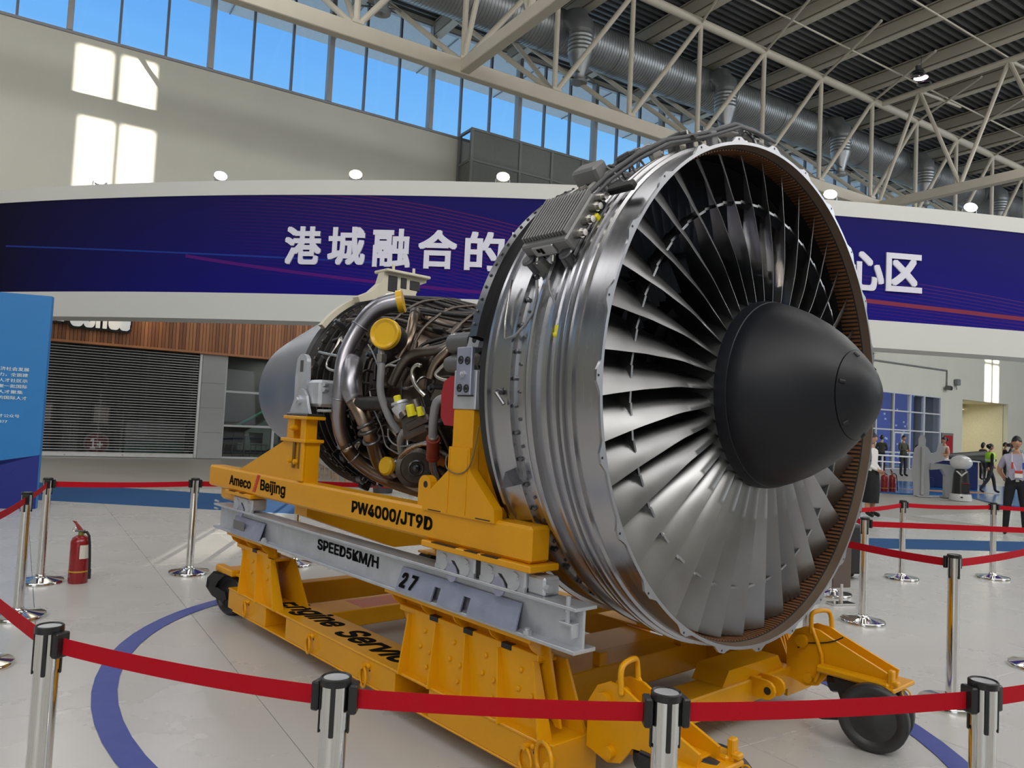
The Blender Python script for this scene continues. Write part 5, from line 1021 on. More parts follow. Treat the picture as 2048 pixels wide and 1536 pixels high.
for xx in (-2.92, -1.0):
    bw = MB().prism([(-0.99, 0.985), (-0.99, 0.90), (-0.85, 0.85), (-0.27, 0.645), (0.27, 0.645), (0.85, 0.85), (0.99, 0.90), (0.99, 0.985), (0.80, 0.985), (0.25, 0.77), (-0.25, 0.77), (-0.80, 0.985)] if xx < -2 else [(-0.99, 0.985), (-0.99, 0.90), (-0.85, 0.78), (-0.5, 0.56), (0.5, 0.56), (0.85, 0.78), (0.99, 0.90), (0.99, 0.985), (0.9, 0.96), (0.5, 0.62), (-0.5, 0.62), (-0.9, 0.96)], xx-0.09, xx+0.09, 'yz').build('cradle_cross_beam', Y, st, 0)
MB().prism([(-0.5, 0.271), (0.1, 0.271), (0.1, 0.2715), (-0.5, 0.2715)], -3.1, -2.85, 'yz').build('red_paint_mark', mat('red_wear', (0.55, 0.10, 0.02), 0.4, 0, 0.3, 6), st, 0, Matrix.Translation((0, 0, -0.046)))
# lettering on the near side
SD = (1, 0, 0); UPV = (0, 0, 1)
letter('lettering', 'Ameco', (-3.925, -1.1015, 1.022), SD, UPV, 0.405, 0.075, TEXTK, st, off=0.018, depth=0.001)
letter('lettering', 'Beijing', (-3.352, -1.1015, 1.013), SD, UPV, 0.405, 0.10, TEXTK, st, off=0.018, depth=0.001)
MB().prism([(-3.487, 1.01), (-3.435, 1.01), (-3.365, 1.137), (-3.415, 1.137), (-3.425, 1.11)], -1.1025, -1.1, 'xz').build('red_emblem', TEXTR, st, 0)
st_ = MB()
for k in range(5): st_.box(-3.48+k*.006, -3.452+k*.006, -1.1035, -1.1025, 1.02+k*.014, 1.024+k*.014)
st_.build('emblem_stripes', Y, st, 0)
letter('lettering', 'PW4000/JT9D', (-2.048, -1.1015, 1.018), SD, UPV, 0.818, 0.082, TEXTK, st, off=0.024, depth=0.001)
letter('lettering', 'SPEED5KM/H', (-2.545, -1.0465, 0.722), SD, UPV, 0.738, 0.078, TEXTK, st, off=0.022, depth=0.001)
v_ = Vector((0, 0.05, 0.118)).normalized(); letter('lettering', '2 7', (-1.505, -1.1045, 0.693), SD, tuple(v_), 0.14, 0.082, TEXTK, st, off=0.03, depth=0.001)
letter('lettering', 'Engine', (-3.17, -1.055, 0.2525), SD, (0, 1, 0), 0.76, 0.225, TEXTK, st, off=0.022, shear=0.35, depth=0.001); letter('lettering', 'Service', (-2.30, -1.04, 0.2525), SD, (0, 1, 0), 0.88, 0.19, TEXTK, st, off=0.022, shear=0.35, depth=0.001)

STOOLS = [(6.57, 18.6, 'leftmost white wooden-legged stool seen under the engine'), (6.45, 17.3, 'wooden-legged white stool nearest the yellow beam'), (7.15, 18.0, 'right white wooden-legged stool behind the barrier belt'), (6.8, 19.8, 'farthest white wooden-legged stool in the group')]
for u, v, l in STOOLS: stool(u, v, l)
pl = thing('grass_planter', 'pot of tall green grass on the floor behind the engine', 'plant', hw(6.62, 15.25), HANG)
MB().lathe([(0.0, 0.0), (0.0, 0.2), (0.28, 0.24), (0.28, 0.21), (0.22, 0.0)], 20).build('pot', mat('pot_dark', '#3a3a3c', 0.5), pl)
g = MB(); g.cur = 0
for k in range(160):
    a, r = random.random()*2*PI, random.random()*0.2; x, y = r*math.cos(a), r*math.sin(a); tx, ty = x+random.uniform(-.1, .1), y+random.uniform(-.1, .1); w_ = 0.012
    hgt = 0.28+random.uniform(.22, .42); g.cur = k % 2
    g.add([(x-w_, y, 0.24), (x+w_, y, 0.24), (tx, ty, hgt+.1), (x, y+w_, 0.24)], [(0, 1, 2), (1, 3, 2), (3, 0, 2)])
g.build('grass_blades', [mat('grass_green', '#4a7a2c', 0.6, 0, 0.2, 20), mat('grass_pale', '#9aa860', 0.6, 0, 0.2, 20)], pl, 0, kind='stuff')
lt = thing('low_wood_table', 'low wooden slatted table with blue top beside the grass planter', 'table', hw(7.55, 14.3), HANG)
for k in range(4): MB().bbox(-0.6, 0.6, -0.5+k*0.26, -0.27+k*0.26, 0.34, 0.37, 0.004).build('slat', mat('table_wood', '#a98560', 0.5), lt)
MB().bbox(-0.5, 0.3, 0.1, 0.5, 0.372, 0.40, 0.004).build('blue_top', mat('table_blue', '#3f9bd0', 0.4), lt)
for sx in (-.52, .52):
    for sy in (-.42, .42): MB().bbox(sx-.03, sx+.03, sy-.03, sy+.03, 0, 0.34, 0.004).build('leg', MATS['table_wood'], lt)

# ------------------------------------------------------------------ blue information board on the left
BB = mat('board_blue', '#1f74b6', 0.45, 0, 0.05, 3); BBN = mat('board_navy', '#10207a', 0.45, 0, 0.04, 3)
bd = thing('information_board', 'tall bright blue information board with white Chinese text and navy corner', 'board', (-6.95, 11.42, 0), math.radians(17))
MB().bbox(-2.4, 0, 0, 0.12, 0, 3.17, 0.005).build('panel', BB, bd)
MB().prism([(-2.4, 0.001), (0.0, 0.001), (0.0, 0.80), (-1.55, 0.001), (-2.4, 0.001)][:4], -0.004, 0.0, 'xz').build('navy_corner', BBN, bd, 0)
MB().prism([(-0.02, 0.79), (-0.55, 0.38), (-0.9, 0.62), (-2.4, 0.0), (-2.4, 0.001)][:4], -0.006, -0.003, 'xz').build('navy_band', BBN, bd, 0)
MB().prism([(-0.5, 0.40), (-0.78, 0.62), (-1.3, 0.22), (-1.0, 0.02)], -0.008, -0.005, 'xz').build('white_chevron', WHITEP, bd, 0)
BT = mat('board_text', '#d5e6f2', 0.5, 0, 0, 3, rvar=0)
letter('heading', '示', (-0.84, -0.006, 2.24), (1, 0, 0), (0, 0, 1), 0.20, 0.22, BT, bd, off=0.03)
for i, (tx, xr) in enumerate((('首善战略定位和就业经济社会发展', -0.20), ('国际交往和服务保障能力，全面建', -0.21), ('文化，城市特色的国际人才社区示', -0.21), ('人才发展环境，吸引集聚一批国际', -0.21), ('高精尖的新业态，国际人才聚集', -0.26), ('的新区，拥有发展需要的国际人才', -0.2))):
    letter('text_line', tx, (xr-1.15, -0.006, 2.02-i*0.085), (1, 0, 0), (0, 0, 1), 1.13, 0.055, BT, bd, off=0.005)
letter('text_line', '二维码，欢迎默认人才公众号', (-1.2, -0.006, 1.33), (1, 0, 0), (0, 0, 1), 0.9, 0.05, BT, bd); letter('text_line', '咨询电话：010-61424377', (-1.2, -0.006, 1.245), (1, 0, 0), (0, 0, 1), 0.75, 0.05, BT, bd)
MB().bbox(-2.2, -0.2, 0.12, 0.5, 0, 0.04, 0.004).build('rear_foot', WHITEP, bd)

# ------------------------------------------------------------------ barrier posts and belts
BASEP = [(0.0, 0.0), (0.0, 0.188), (0.022, 0.188), (0.028, 0.183), (0.046, 0.075), (0.052, 0.055), (0.06, 0.042), (0.075, 0.037)]
pm_base = MB().lathe(BASEP, 40).mesh('base', CHROME, 40); pm_pole = MB().cyl((0, 0, 0.06), (0, 0, 0.80), 0.0345, n=24).mesh('pole', CHROME, 40)
pm_head = MB().lathe([(0.79, 0.0345), (0.79, 0.0365), (0.905, 0.0365), (0.905, 0.031)], 24).mesh('head', CHROME, 40)
pm_ring = MB().lathe([(0.900, 0.035), (0.900, 0.0405), (0.918, 0.0405), (0.921, 0.037), (0.918, 0.033)], 24).mesh('collar', BLACKP, 40)
pm_cap = MB().lathe([(0.914, 0.0), (0.917, 0.033), (0.90, 0.034)], 24).mesh('top_disc', mat('post_cap', '#b9bbbd', 0.35, 0.3), 40)
pm_slot = MB().bbox(-0.0065, 0.0065, -0.0405, -0.035, 0.775, 0.902, 0.003).mesh('slot', BLACKP, 0)
pm_clip = MB().bbox(-0.024, 0.024, -0.060, -0.038, 0.83, 0.905, 0.004).mesh('belt_clip', BLACKP, 0)
POSTS = {}
def post(key, x, y, lab, rot=0.0):
    p = thing('barrier_post', lab, 'barrier post', (x, y, 0), rot, 'chrome belt barrier posts')
    link(pm_base, 'base', p); link(pm_pole, 'pole', p); link(pm_head, 'head', p); link(pm_ring, 'collar', p); link(pm_cap, 'top_disc', p)
    for k in range(4): link(pm_slot, 'slot', p, Matrix.Rotation(k*PI/2, 4, 'Z'))
    POSTS[key] = p; return p
def belt(a, b, sag=0.012, zb=0.865):
    p = POSTS[a]; A = Vector((p.location.x, p.location.y, 0)); B = POSTS[b] if isinstance(b, str) else None
    Bv = Vector((B.location.x, B.location.y, 0)) if B else Vector((b[0], b[1], 0)); d = (Bv-A).normalized(); L_ = (Bv-A).length
    inv_ = (Matrix.Translation(p.location) @ Matrix.Rotation(p.rotation_euler.z, 4, 'Z')).inverted()
    n_ = 14; vs = []; nn = Vector((-d.y, d.x, 0))*0.0008
    for i in range(n_+1):
        t_ = i/n_; s_ = 0.036+t_*(L_-0.072); z_ = zb-sag*4*t_*(1-t_)
        for off in (-1, 1):
            for dz_ in (-0.0245, 0.0245): vs.append(inv_ @ (A+d*s_+nn*off+Vector((0, 0, z_+dz_))))
    fs = []
    for i in range(n_):
        o = 4*i; fs += [(o, o+1, o+5, o+4), (o+2, o+6, o+7, o+3), (o+1, o+3, o+7, o+5), (o, o+4, o+6, o+2)]
    MB().add(vs, fs).build('belt', BELT, p, 20)
    ang = math.atan2(d.y, d.x)-p.rotation_euler.z+PI/2
    link(pm_clip, 'belt_clip', p, Matrix.Rotation(ang, 4, 'Z'))
    if B: link(pm_clip, 'belt_clip', B, Matrix.Rotation(math.atan2(-d.y, -d.x)-B.rotation_euler.z+PI/2, 4, 'Z'))
post('a', -1.37, 2.371, 'front chrome barrier post at the lower left corner of the picture', 0.3)
post('b', -0.421, 2.039, 'front chrome barrier post below the yellow stand, second from left', 0.05)
post('c', 0.444, 2.047, 'front chrome barrier post below the fan, third from left', 0.05)
post('d', 1.417, 2.275, 'front chrome barrier post at the lower right corner of the picture', -0.3)
post('e', -3.552, 5.728, 'left chrome barrier post nearest the blue board', 0.2)
post('f', -4.074, 6.849, 'chrome barrier post just left of the red extinguisher', 0.4)
post('g', -3.036, 7.513, 'chrome barrier post between the red extinguisher and the engine tail', 0.3)
post('h', -2.201, 8.18, 'chrome barrier post seen under the galvanised rail behind the engine', 0.3)
post('i', -0.75, 8.6, 'chrome barrier post behind the middle of the engine', 0.3)
post('j', 3.191, 6.85, 'chrome barrier post close to the right side of the fan', 0.3)
post('k', 4.686, 9.102, 'far chrome barrier post in front of the white cut-out stand', 0.3)
post('l', 5.97, 9.44, 'far chrome barrier post in front of the man in black trousers', 0.3)
post('m', 2.805, 4.815, 'chrome barrier post to the right of the front wheel', 0.3)
post('n', 3.402, 7.981, 'chrome barrier post half hidden behind the lower right of the fan', 0.3)
post('o', 2.323, 5.885, 'chrome barrier post hidden behind the fan rim above the yellow caster arm', 0.3)
post('p', -3.103, 4.659, 'chrome barrier post cut off by the left picture edge', 0.3)
post('q', 3.95, 5.709, 'chrome barrier post cut off by the right picture edge', 0.3)
belt('a', 'b'); belt('b', 'c', 0.006); belt('c', 'd', 0.008); belt('d', (2.3, 2.75)); belt('a', (-2.45, 3.45)); belt('f', 'e', 0.01); belt('e', 'p', 0.01); belt('f', 'g', 0.01); belt('g', 'h', 0.01); belt('h', 'i', 0.01)
belt('k', 'n', 0.02); belt('k', 'l', 0.015); belt('l', (7.6, 9.4)); belt('j', (5.4, 7.0), 0.0); belt('j', 'n', 0.0); belt('o', 'm', 0.015); belt('m', 'q', 0.01)
ss = thing('small_sign_stand', 'small brown steel plate stand beside the fan rim', 'sign stand', (3.30, 7.55, 0), 0.3)
MB().bbox(-0.11, 0.11, -0.01, 0.01, 0.16, 0.56, 0.01).build('plate', mat('bronze_plate', '#6d6058', 0.35, 0.6), ss); MB().bbox(-0.13, 0.13, -0.06, 0.06, 0.0, 0.02, 0.005).build('foot', CHROME, ss); MB().cyl((0, 0, 0.02), (0, 0, 0.2), 0.02).build('stem', CHROME, ss)
MB().bbox(-0.12, 0.12, -0.03, 0.03, 0.56, 0.585, 0.008).build('top_clamp', CHROME, ss)
bp_ = thing('black_flight_case', 'black equipment case on small castors behind the fan rim', 'case', (3.95, 9.0, 0), 0.2)
MB().bbox(-0.25, 0.22, -0.15, 0.15, 0.07, 0.62, 0.02).build('body', BLACKP, bp_)
for sx in (-0.2, 0.18):
    for sy in (-.1, .1): MB().cyl((sx-0.015, sy, 0.035), (sx+0.015, sy, 0.035), 0.035).build('castor', BLACK, bp_)
MB().tube([(-0.15, 0, 0.62), (-0.15, 0, 0.78), (0.1, 0, 0.78), (0.1, 0, 0.62)], 0.012, 6).build('handle', CHROME, bp_)

# ------------------------------------------------------------------ fire extinguishers
EXR = mat('extinguisher_red', '#8a0e14', 0.28, 0, 0.05, 5, coat=0.3); BRASS = mat('brass', '#8a8a4a', 0.35, 0.8); LBL = mat('label_white', '#d8d4c8', 0.5); YB = mat('yellow_band', '#c9a030', 0.5)
def extinguisher(loc, lab, s=1.0, rz=0.0):
    e_ = thing('fire_extinguisher', lab, 'fire extinguisher', loc, rz, 'red fire extinguishers'); e_.scale = (s, s, s)
    MB().lathe([(0.0, 0.0), (0.0, 0.076), (0.012, 0.08), (0.36, 0.08), (0.395, 0.068), (0.415, 0.04), (0.42, 0.022), (0.425, 0.0)], 28).build('cylinder', EXR, e_, 40)
    MB().cyl((0, 0, 0.42), (0, 0, 0.45), 0.024).build('valve', BRASS, e_); MB().bbox(-0.05, 0.03, -0.016, 0.016, 0.45, 0.465, 0.004).build('lower_lever', mat('lever_grey', '#777777', 0.3, 0.8), e_)
    MB().prism([(-0.02, 0.452), (0.02, 0.455), (0.0, 0.48), (-0.05, 0.54), (-0.075, 0.545), (-0.05, 0.515)], -0.013, 0.013, 'xz').build('handle', EXR, e_)
    MB().torus((-0.055, 0, 0.47), 0.016, 0.003, (0, 1, 0), 14, 6).build('safety_pin', CHROME, e_)
    MB().tube([(0.02, 0, 0.445), (0.05, -0.02, 0.45), (0.075, -0.04, 0.42), (0.088, -0.05, 0.34), (0.098, -0.055, 0.2), (0.104, -0.058, 0.07)], 0.0105, 8).build('hose', BLACKP, e_); MB().cyl((0.103, -0.058, 0.13), (0.105, -0.06, 0.045), 0.013).build('nozzle', BLACKP, e_)
    MB().lathe([(0.10, 0.082), (0.112, 0.082)], 28).build('strap', YB, e_); MB().lathe([(0.22, 0.0812), (0.34, 0.0812)], 8, a0=-1.35, a1=-0.2).build('paper_label', LBL, e_)
    return e_
extinguisher((-3.781, 6.918, 0), 'red fire extinguisher with yellow strap standing alone on the white floor at left', 1.0, 0.25)
extinguisher((11.9, 24.3, 0), 'left one of two fire extinguishers beside the woman in white shirt', 1.35, 1.0)
extinguisher((12.25, 24.5, 0), 'right one of two fire extinguishers beside the woman in white shirt', 1.35, 0.4)
extinguisher((17.5, 29.2, 0), 'far red fire extinguisher right of the white headed robot', 1.5, 0.4)

# ------------------------------------------------------------------ right end of the hall
w3 = struct('window_3', MB().box(38, 49.35, 26.35, 26.45, 0, 0.05), WF, M=HM)
for u in (39.4, 40.8, 42.3, 44.08, 45.87, 47.42, 49.3): MB().bbox(u-0.05, u+0.05, 26.3, 26.5, 0, 4.62, 0.006).build('mullion', WF, w3)
for z in (1.0, 2.35, 3.5, 4.58): MB().bbox(39.4, 49.35, 26.32, 26.48, z-0.04, z+0.04, 0.006).build('transom', WF, w3)
uu = (39.4, 40.8, 42.3, 44.08, 45.87, 47.42, 49.3)
for i in range(6):
    for z0, z1 in ((0.05, 0.96), (1.04, 2.31), (2.39, 3.46), (3.54, 4.54)): MB().box(uu[i]+0.05, uu[i+1]-0.05, 26.39, 26.40, z0, z1).build('pane', GLASSD, w3, 0)
d1 = struct('door_1', MB().bbox(44.15, 45.8, 26.28, 26.34, 2.15, 2.25, 0.004), WF, M=HM)
for u in (44.15, 44.95, 45.05, 45.8): MB().bbox(u-0.04, u+0.04, 26.27, 26.34, 0, 2.2, 0.004).build('stile', WF, d1)
# lobby with lit city posters behind the window
rm = struct('wall_lobby', MB().box(36, 52, 31.5, 31.7, 0, 5.2).box(36, 52, 26.9, 31.6, 5.0, 5.1).box(36, 36.1, 26.9, 31.6, 0, 5), mat('lobby_grey', '#5a5a5c', 0.7), M=HM)
LB = mat('lightbox_print', '#4a58b0', 0.4, 0, 0.5, 0.6, emit=(0.13, 0.17, 0.5), estr=1.0, stretch=(1, 1, 0.25)); LBW = mat('lightbox_windows', '#c4d6f0', 0.4, emit=(0.55, 0.70, 0.95), estr=0.9)
for (u, wd, hh, lab) in ((40.6, 2.6, 4.8, 'left blue city light box behind the lobby window'), (43.6, 2.6, 4.8, 'middle blue city light box behind the lobby window'), (46.8, 5.0, 4.9, 'right blue city light box behind the lobby window')):
    lb_ = thing('light_box', lab, 'light box'); lb_.matrix_world = HM
    MB().bbox(u, u+wd, 29.5, 29.6, 0.1, hh, 0.01).build('print', LB, lb_); mb = MB()
    for k in range(26):
        x, z = u+0.15+random.random()*(wd-0.5), 0.4+random.random()*(hh-1.2); mb.box(x, x+0.16, 29.48, 29.5, z, z+0.12)
    mb.build('lit_windows', LBW, lb_, 0)
lamp('lobby_light', 'AREA', hw(44.5, 28.5, 4.9), 200, (0.8, 0.85, 1), target=hw(44.5, 28.5, 0), size=1.6)
# recess to the right
struct('wall_recess', MB().box(52.2, 58.5, 29.5, 29.7, 0, 5).box(52.1, 52.27, 26.8, 29.7, 0, 4.8).box(58.4, 58.55, 26.8, 29.7, 0, 4.8).box(52.1, 58.5, 26.8, 29.7, 4.64, 4.8), mat('recess_cream', '#d6d0b4', 0.8), M=HM)
lamp('recess_light', 'AREA', hw(55.3, 28.2, 4.5), 90, (1.0, 0.93, 0.75), target=hw(55.3, 28.2, 0), size=2.0)
cp = thing('wall_conduit', 'grey conduit running along the right wall and down to a camera', 'conduit'); cp.matrix_world = HM
MB().tube([(40, 26.44, 6.38), (50.17, 26.44, 6.38), (50.19, 26.44, 5.4)], 0.05, 8).build('pipe', mat('conduit_grey', '#77797a', 0.5), cp)
sc = thing('wall_camera', 'small dark surveillance camera at the end of the wall conduit', 'camera'); sc.matrix_world = HM
MB().bbox(50.05, 50.35, 26.2, 26.44, 5.15, 5.4, 0.02).build('mount', DARKST, sc); MB().cyl((49.95, 26.0, 5.2), (49.95, 26.35, 5.25), 0.13).build('body', DARKST, sc)
ws = thing('wall_speaker', 'small grey wall speaker right of the surveillance camera', 'speaker'); ws.matrix_world = HM
MB().bbox(51.1, 51.45, 26.2, 26.44, 5.5, 5.9, 0.03).build('cabinet', MATS['conduit_grey'], ws); MB().cyl((51.25, 26.35, 5.2), (51.25, 26.4, 5.5), 0.03).build('bracket', DARKST, ws)
hb = thing('hydrant_cabinet', 'red glass hydrant cabinet on the wall between window and opening', 'hydrant cabinet'); hb.matrix_world = HM
MB().bbox(49.45, 50.75, 26.25, 26.5, 0.15, 2.35, 0.02).build('frame', mat('cabinet_frame', '#8d8f90', 0.4, 0.5), hb); MB().bbox(49.6, 50.6, 26.22, 26.26, 0.3, 2.2, 0.01).build('door', mat('cabinet_red', '#a01f2c', 0.3), hb)
ac = thing('wall_vent_box', 'pale louvred box high on the right wall under the bridge', 'vent box'); ac.matrix_world = HM
MB().bbox(38.2, 42.0, 26.1, 26.5, 6.75, 7.5, 0.02).build('body', WHITEP, ac)
for k in range(5): MB().bbox(38.3, 41.9, 26.06, 26.12, 6.85+k*0.12, 6.9+k*0.12, 0.004).build('louvre', WHITEP, ac)
# raised blue stage carpet and furniture
SB = mat('stage_blue', '#1e6bb0', 0.18, 0, 0.08, 2); ORP = mat('floor_orange_print', '#c08a5a', 0.4)
sg_ = thing('stage_floor', 'glossy blue low stage floor at the right behind the barrier', 'stage')
MB().prism([(11.3, 24.3), (12.2, 23.9), (14.6, 24.6), (13.6, 21.2), (16.5, 19.6), (22.5, 29.0), (19.7, 31.5), (14.7, 31.5)], -0.011, 0.03, 'xy').build('platform', SB, sg_, 0)
MB().prism([(13.2, 26.2), (16.2, 26.6), (16.4, 25.9), (14.6, 25.3)], 0.03, 0.034, 'xy').build('orange_print', ORP, sg_, 0)
HR = mat('handrail_white', '#e4e6ea', 0.3)
hr = thing('white_handrail', 'white tubular handrail in front of the standing visitors', 'handrail')
MB().tube([(15.2, 33.6, 1.02), (18.0, 33.8, 0.98)], 0.035, 8).build('rail', HR, hr); MB().tube([(15.2, 33.6, 0.75), (17.2, 33.75, 0.72)], 0.03, 8).build('rail', HR, hr)
for x in (15.3, 16.4, 17.9): MB().cyl((x, 33.7, 0), (x, 33.7, 1.0), 0.035).build('upright', HR, hr)
# cut-out stand seen from behind
CUTM = mat('cutout_back', '#b9babc', 0.6, 0, 0.03, 1)
cu = thing('cutout_standee', 'grey back of a life-size cut-out figure standee with rear strut', 'standee', (12.62, 23.45, 0.0), math.radians(-10)); cu.scale = (0.66, 1, 1)
MB().prism([(-0.33, 0), (0.33, 0), (0.36, 0.3), (0.30, 0.9), (0.42, 1.0), (0.95, 1.12), (0.98, 1.22), (0.82, 1.3), (0.88, 1.62), (0.70, 1.66), (0.62, 1.38), (0.40, 1.30), (0.26, 1.48), (0.14, 1.53), (0.16, 1.72), (0.08, 1.86), (-0.06, 1.87), (-0.16, 1.76), (-0.16, 1.55), (-0.32, 1.45), (-0.42, 1.1), (-0.44, 0.8), (-0.36, 0.4)], 0, 0.02, 'xz').build('figure_panel', CUTM, cu, 0)
MB().bbox(-0.06, 0.06, -0.09, 0.0, 0.05, 1.5, 0.01).build('rear_strut', CUTM, cu); MB().bbox(-0.3, 0.35, -0.3, 0.05, 0.0, 0.02, 0.004).build('foot', CUTM, cu)
ki = thing('lectern_kiosk', 'pale grey angled lectern kiosk beside the robot', 'kiosk', (13.40, 23.1, 0.0), math.radians(-20))
MB().prism([(-0.22, 0.02), (0.26, 0.02), (0.26, 0.72), (0.14, 0.98), (-0.62, 1.02), (-0.62, 0.82), (-0.32, 0.86), (-0.22, 0.66)], 0, 0.45, 'xz').build('column', mat('kiosk_grey', '#aeb0b2', 0.4), ki, 0); MB().bbox(-0.3, 0.32, -0.05, 0.5, 0, 0.02, 0.004).build('base_plate', CHM, ki)
cnt = thing('reception_counter', 'dark blue reception counter behind the white standee', 'counter', (16.0, 28.0, 0.032), math.radians(-15))
MB().bbox(-0.9, 1.0, 0, 0.6, 0, 0.98, 0.02).build('front', NAVY, cnt); MB().bbox(-0.95, 1.05, -0.05, 0.65, 0.98, 1.03, 0.01).build('counter_top', WHITEP, cnt); MB().bbox(-0.9, -0.5, -0.25, 0, 0, 0.35, 0.01).build('step', NAVY, cnt)
# guide robot
rb = thing('guide_robot', 'guide robot with round white head, black body and white base', 'robot', (13.2, 22.4, 0.0), math.radians(-25))
RW = mat('robot_white', '#dcdcdc', 0.15, 0, 0.02, 3, coat=0.5)
MB().sphere((0, 0, 1.10), 0.25, 22, 14, (1.18, 1.0, 0.88)).build('head', RW, rb, 180); MB().lathe([(0.2, 0.24), (0.25, 0.23), (0.75, 0.2), (0.88, 0.17), (0.9, 0.0)], 24).build('body', BLACKP, rb, 50)
MB().lathe([(0.0, 0.0), (0.0, 0.29), (0.06, 0.3), (0.2, 0.27), (0.2, 0.0)], 26).build('base', RW, rb, 40); MB().lathe([(0.86, 0.17), (0.93, 0.14)], 24).build('neck', BLACKP, rb)
MB().prism([(-0.16, 0.86), (-0.1, 0.86), (0, 0.76), (0.1, 0.86), (0.16, 0.86), (0, 0.70)], -0.215, -0.19, 'xz').build('chest_mark', RW, rb, 0); MB().bbox(0.0, 0.2, -0.24, -0.2, 0.25, 0.5, 0.01).build('side_screen', BLACKP, rb)
MB().bbox(0.0, 0.2, -0.245, -0.21, 0.5, 0.52, 0.004).build('red_stripe', REDP, rb); MB().bbox(-0.03, 0.03, -0.3, -0.27, 0.09, 0.13, 0.005).build('sensor', BLACKP, rb)
# dark model drone on the counter side
dr = thing('model_drone', 'dark olive fixed-wing drone model on display behind the robot', 'drone', (17.6, 30.0, 0.0), math.radians(20))
OL = mat('olive_dark', '#2c2e26', 0.5)
MB().prism([(-1.3, -0.2), (0.4, -0.6), (1.3, -0.35), (1.5, 0.2), (0.2, 0.5), (-0.4, 0.3)], 1.12, 1.2, 'xy', Matrix.Translation((0, 0, 0)) @ Matrix.Rotation(0.18, 4, 'X')).build('wing', OL, dr, 0); MB().tube([(-1.5, -0.1, 1.0), (-0.6, 0, 1.12), (1.4, 0, 1.28), (1.9, 0, 1.2)], [0.05, 0.15, 0.16, 0.05], 12).build('fuselage', OL, dr)
for k in range(5): MB().tube([(-0.9+k*0.1, -0.3, 1.1), (-1.5+k*0.1, -0.4, 1.5-0.09*k)], 0.018, 6).build('antenna', DARKST, dr)
for sx in (-0.5, 0.9): MB().tube([(sx, -0.2, 1.05), (sx, -0.3, 0.6), (sx+0.1, -0.3, 0.02)], 0.03, 6).build('display_leg', DARKST, dr)
lt_ = thing('light_tube', 'glowing white light tube standing on the blue stage', 'light tube', (16.75, 25.6, 0.03)); MB().cyl((0, 0, 0.0), (0, 0, 0.62), 0.025).build('tube', mat('tube_glow', (1, 1, 1), 0.4, emit=(1, 1, 1), estr=3), lt_); MB().cyl((0, 0, 0), (0, 0, 0.05), 0.05).build('socket', BLACKP, lt_)

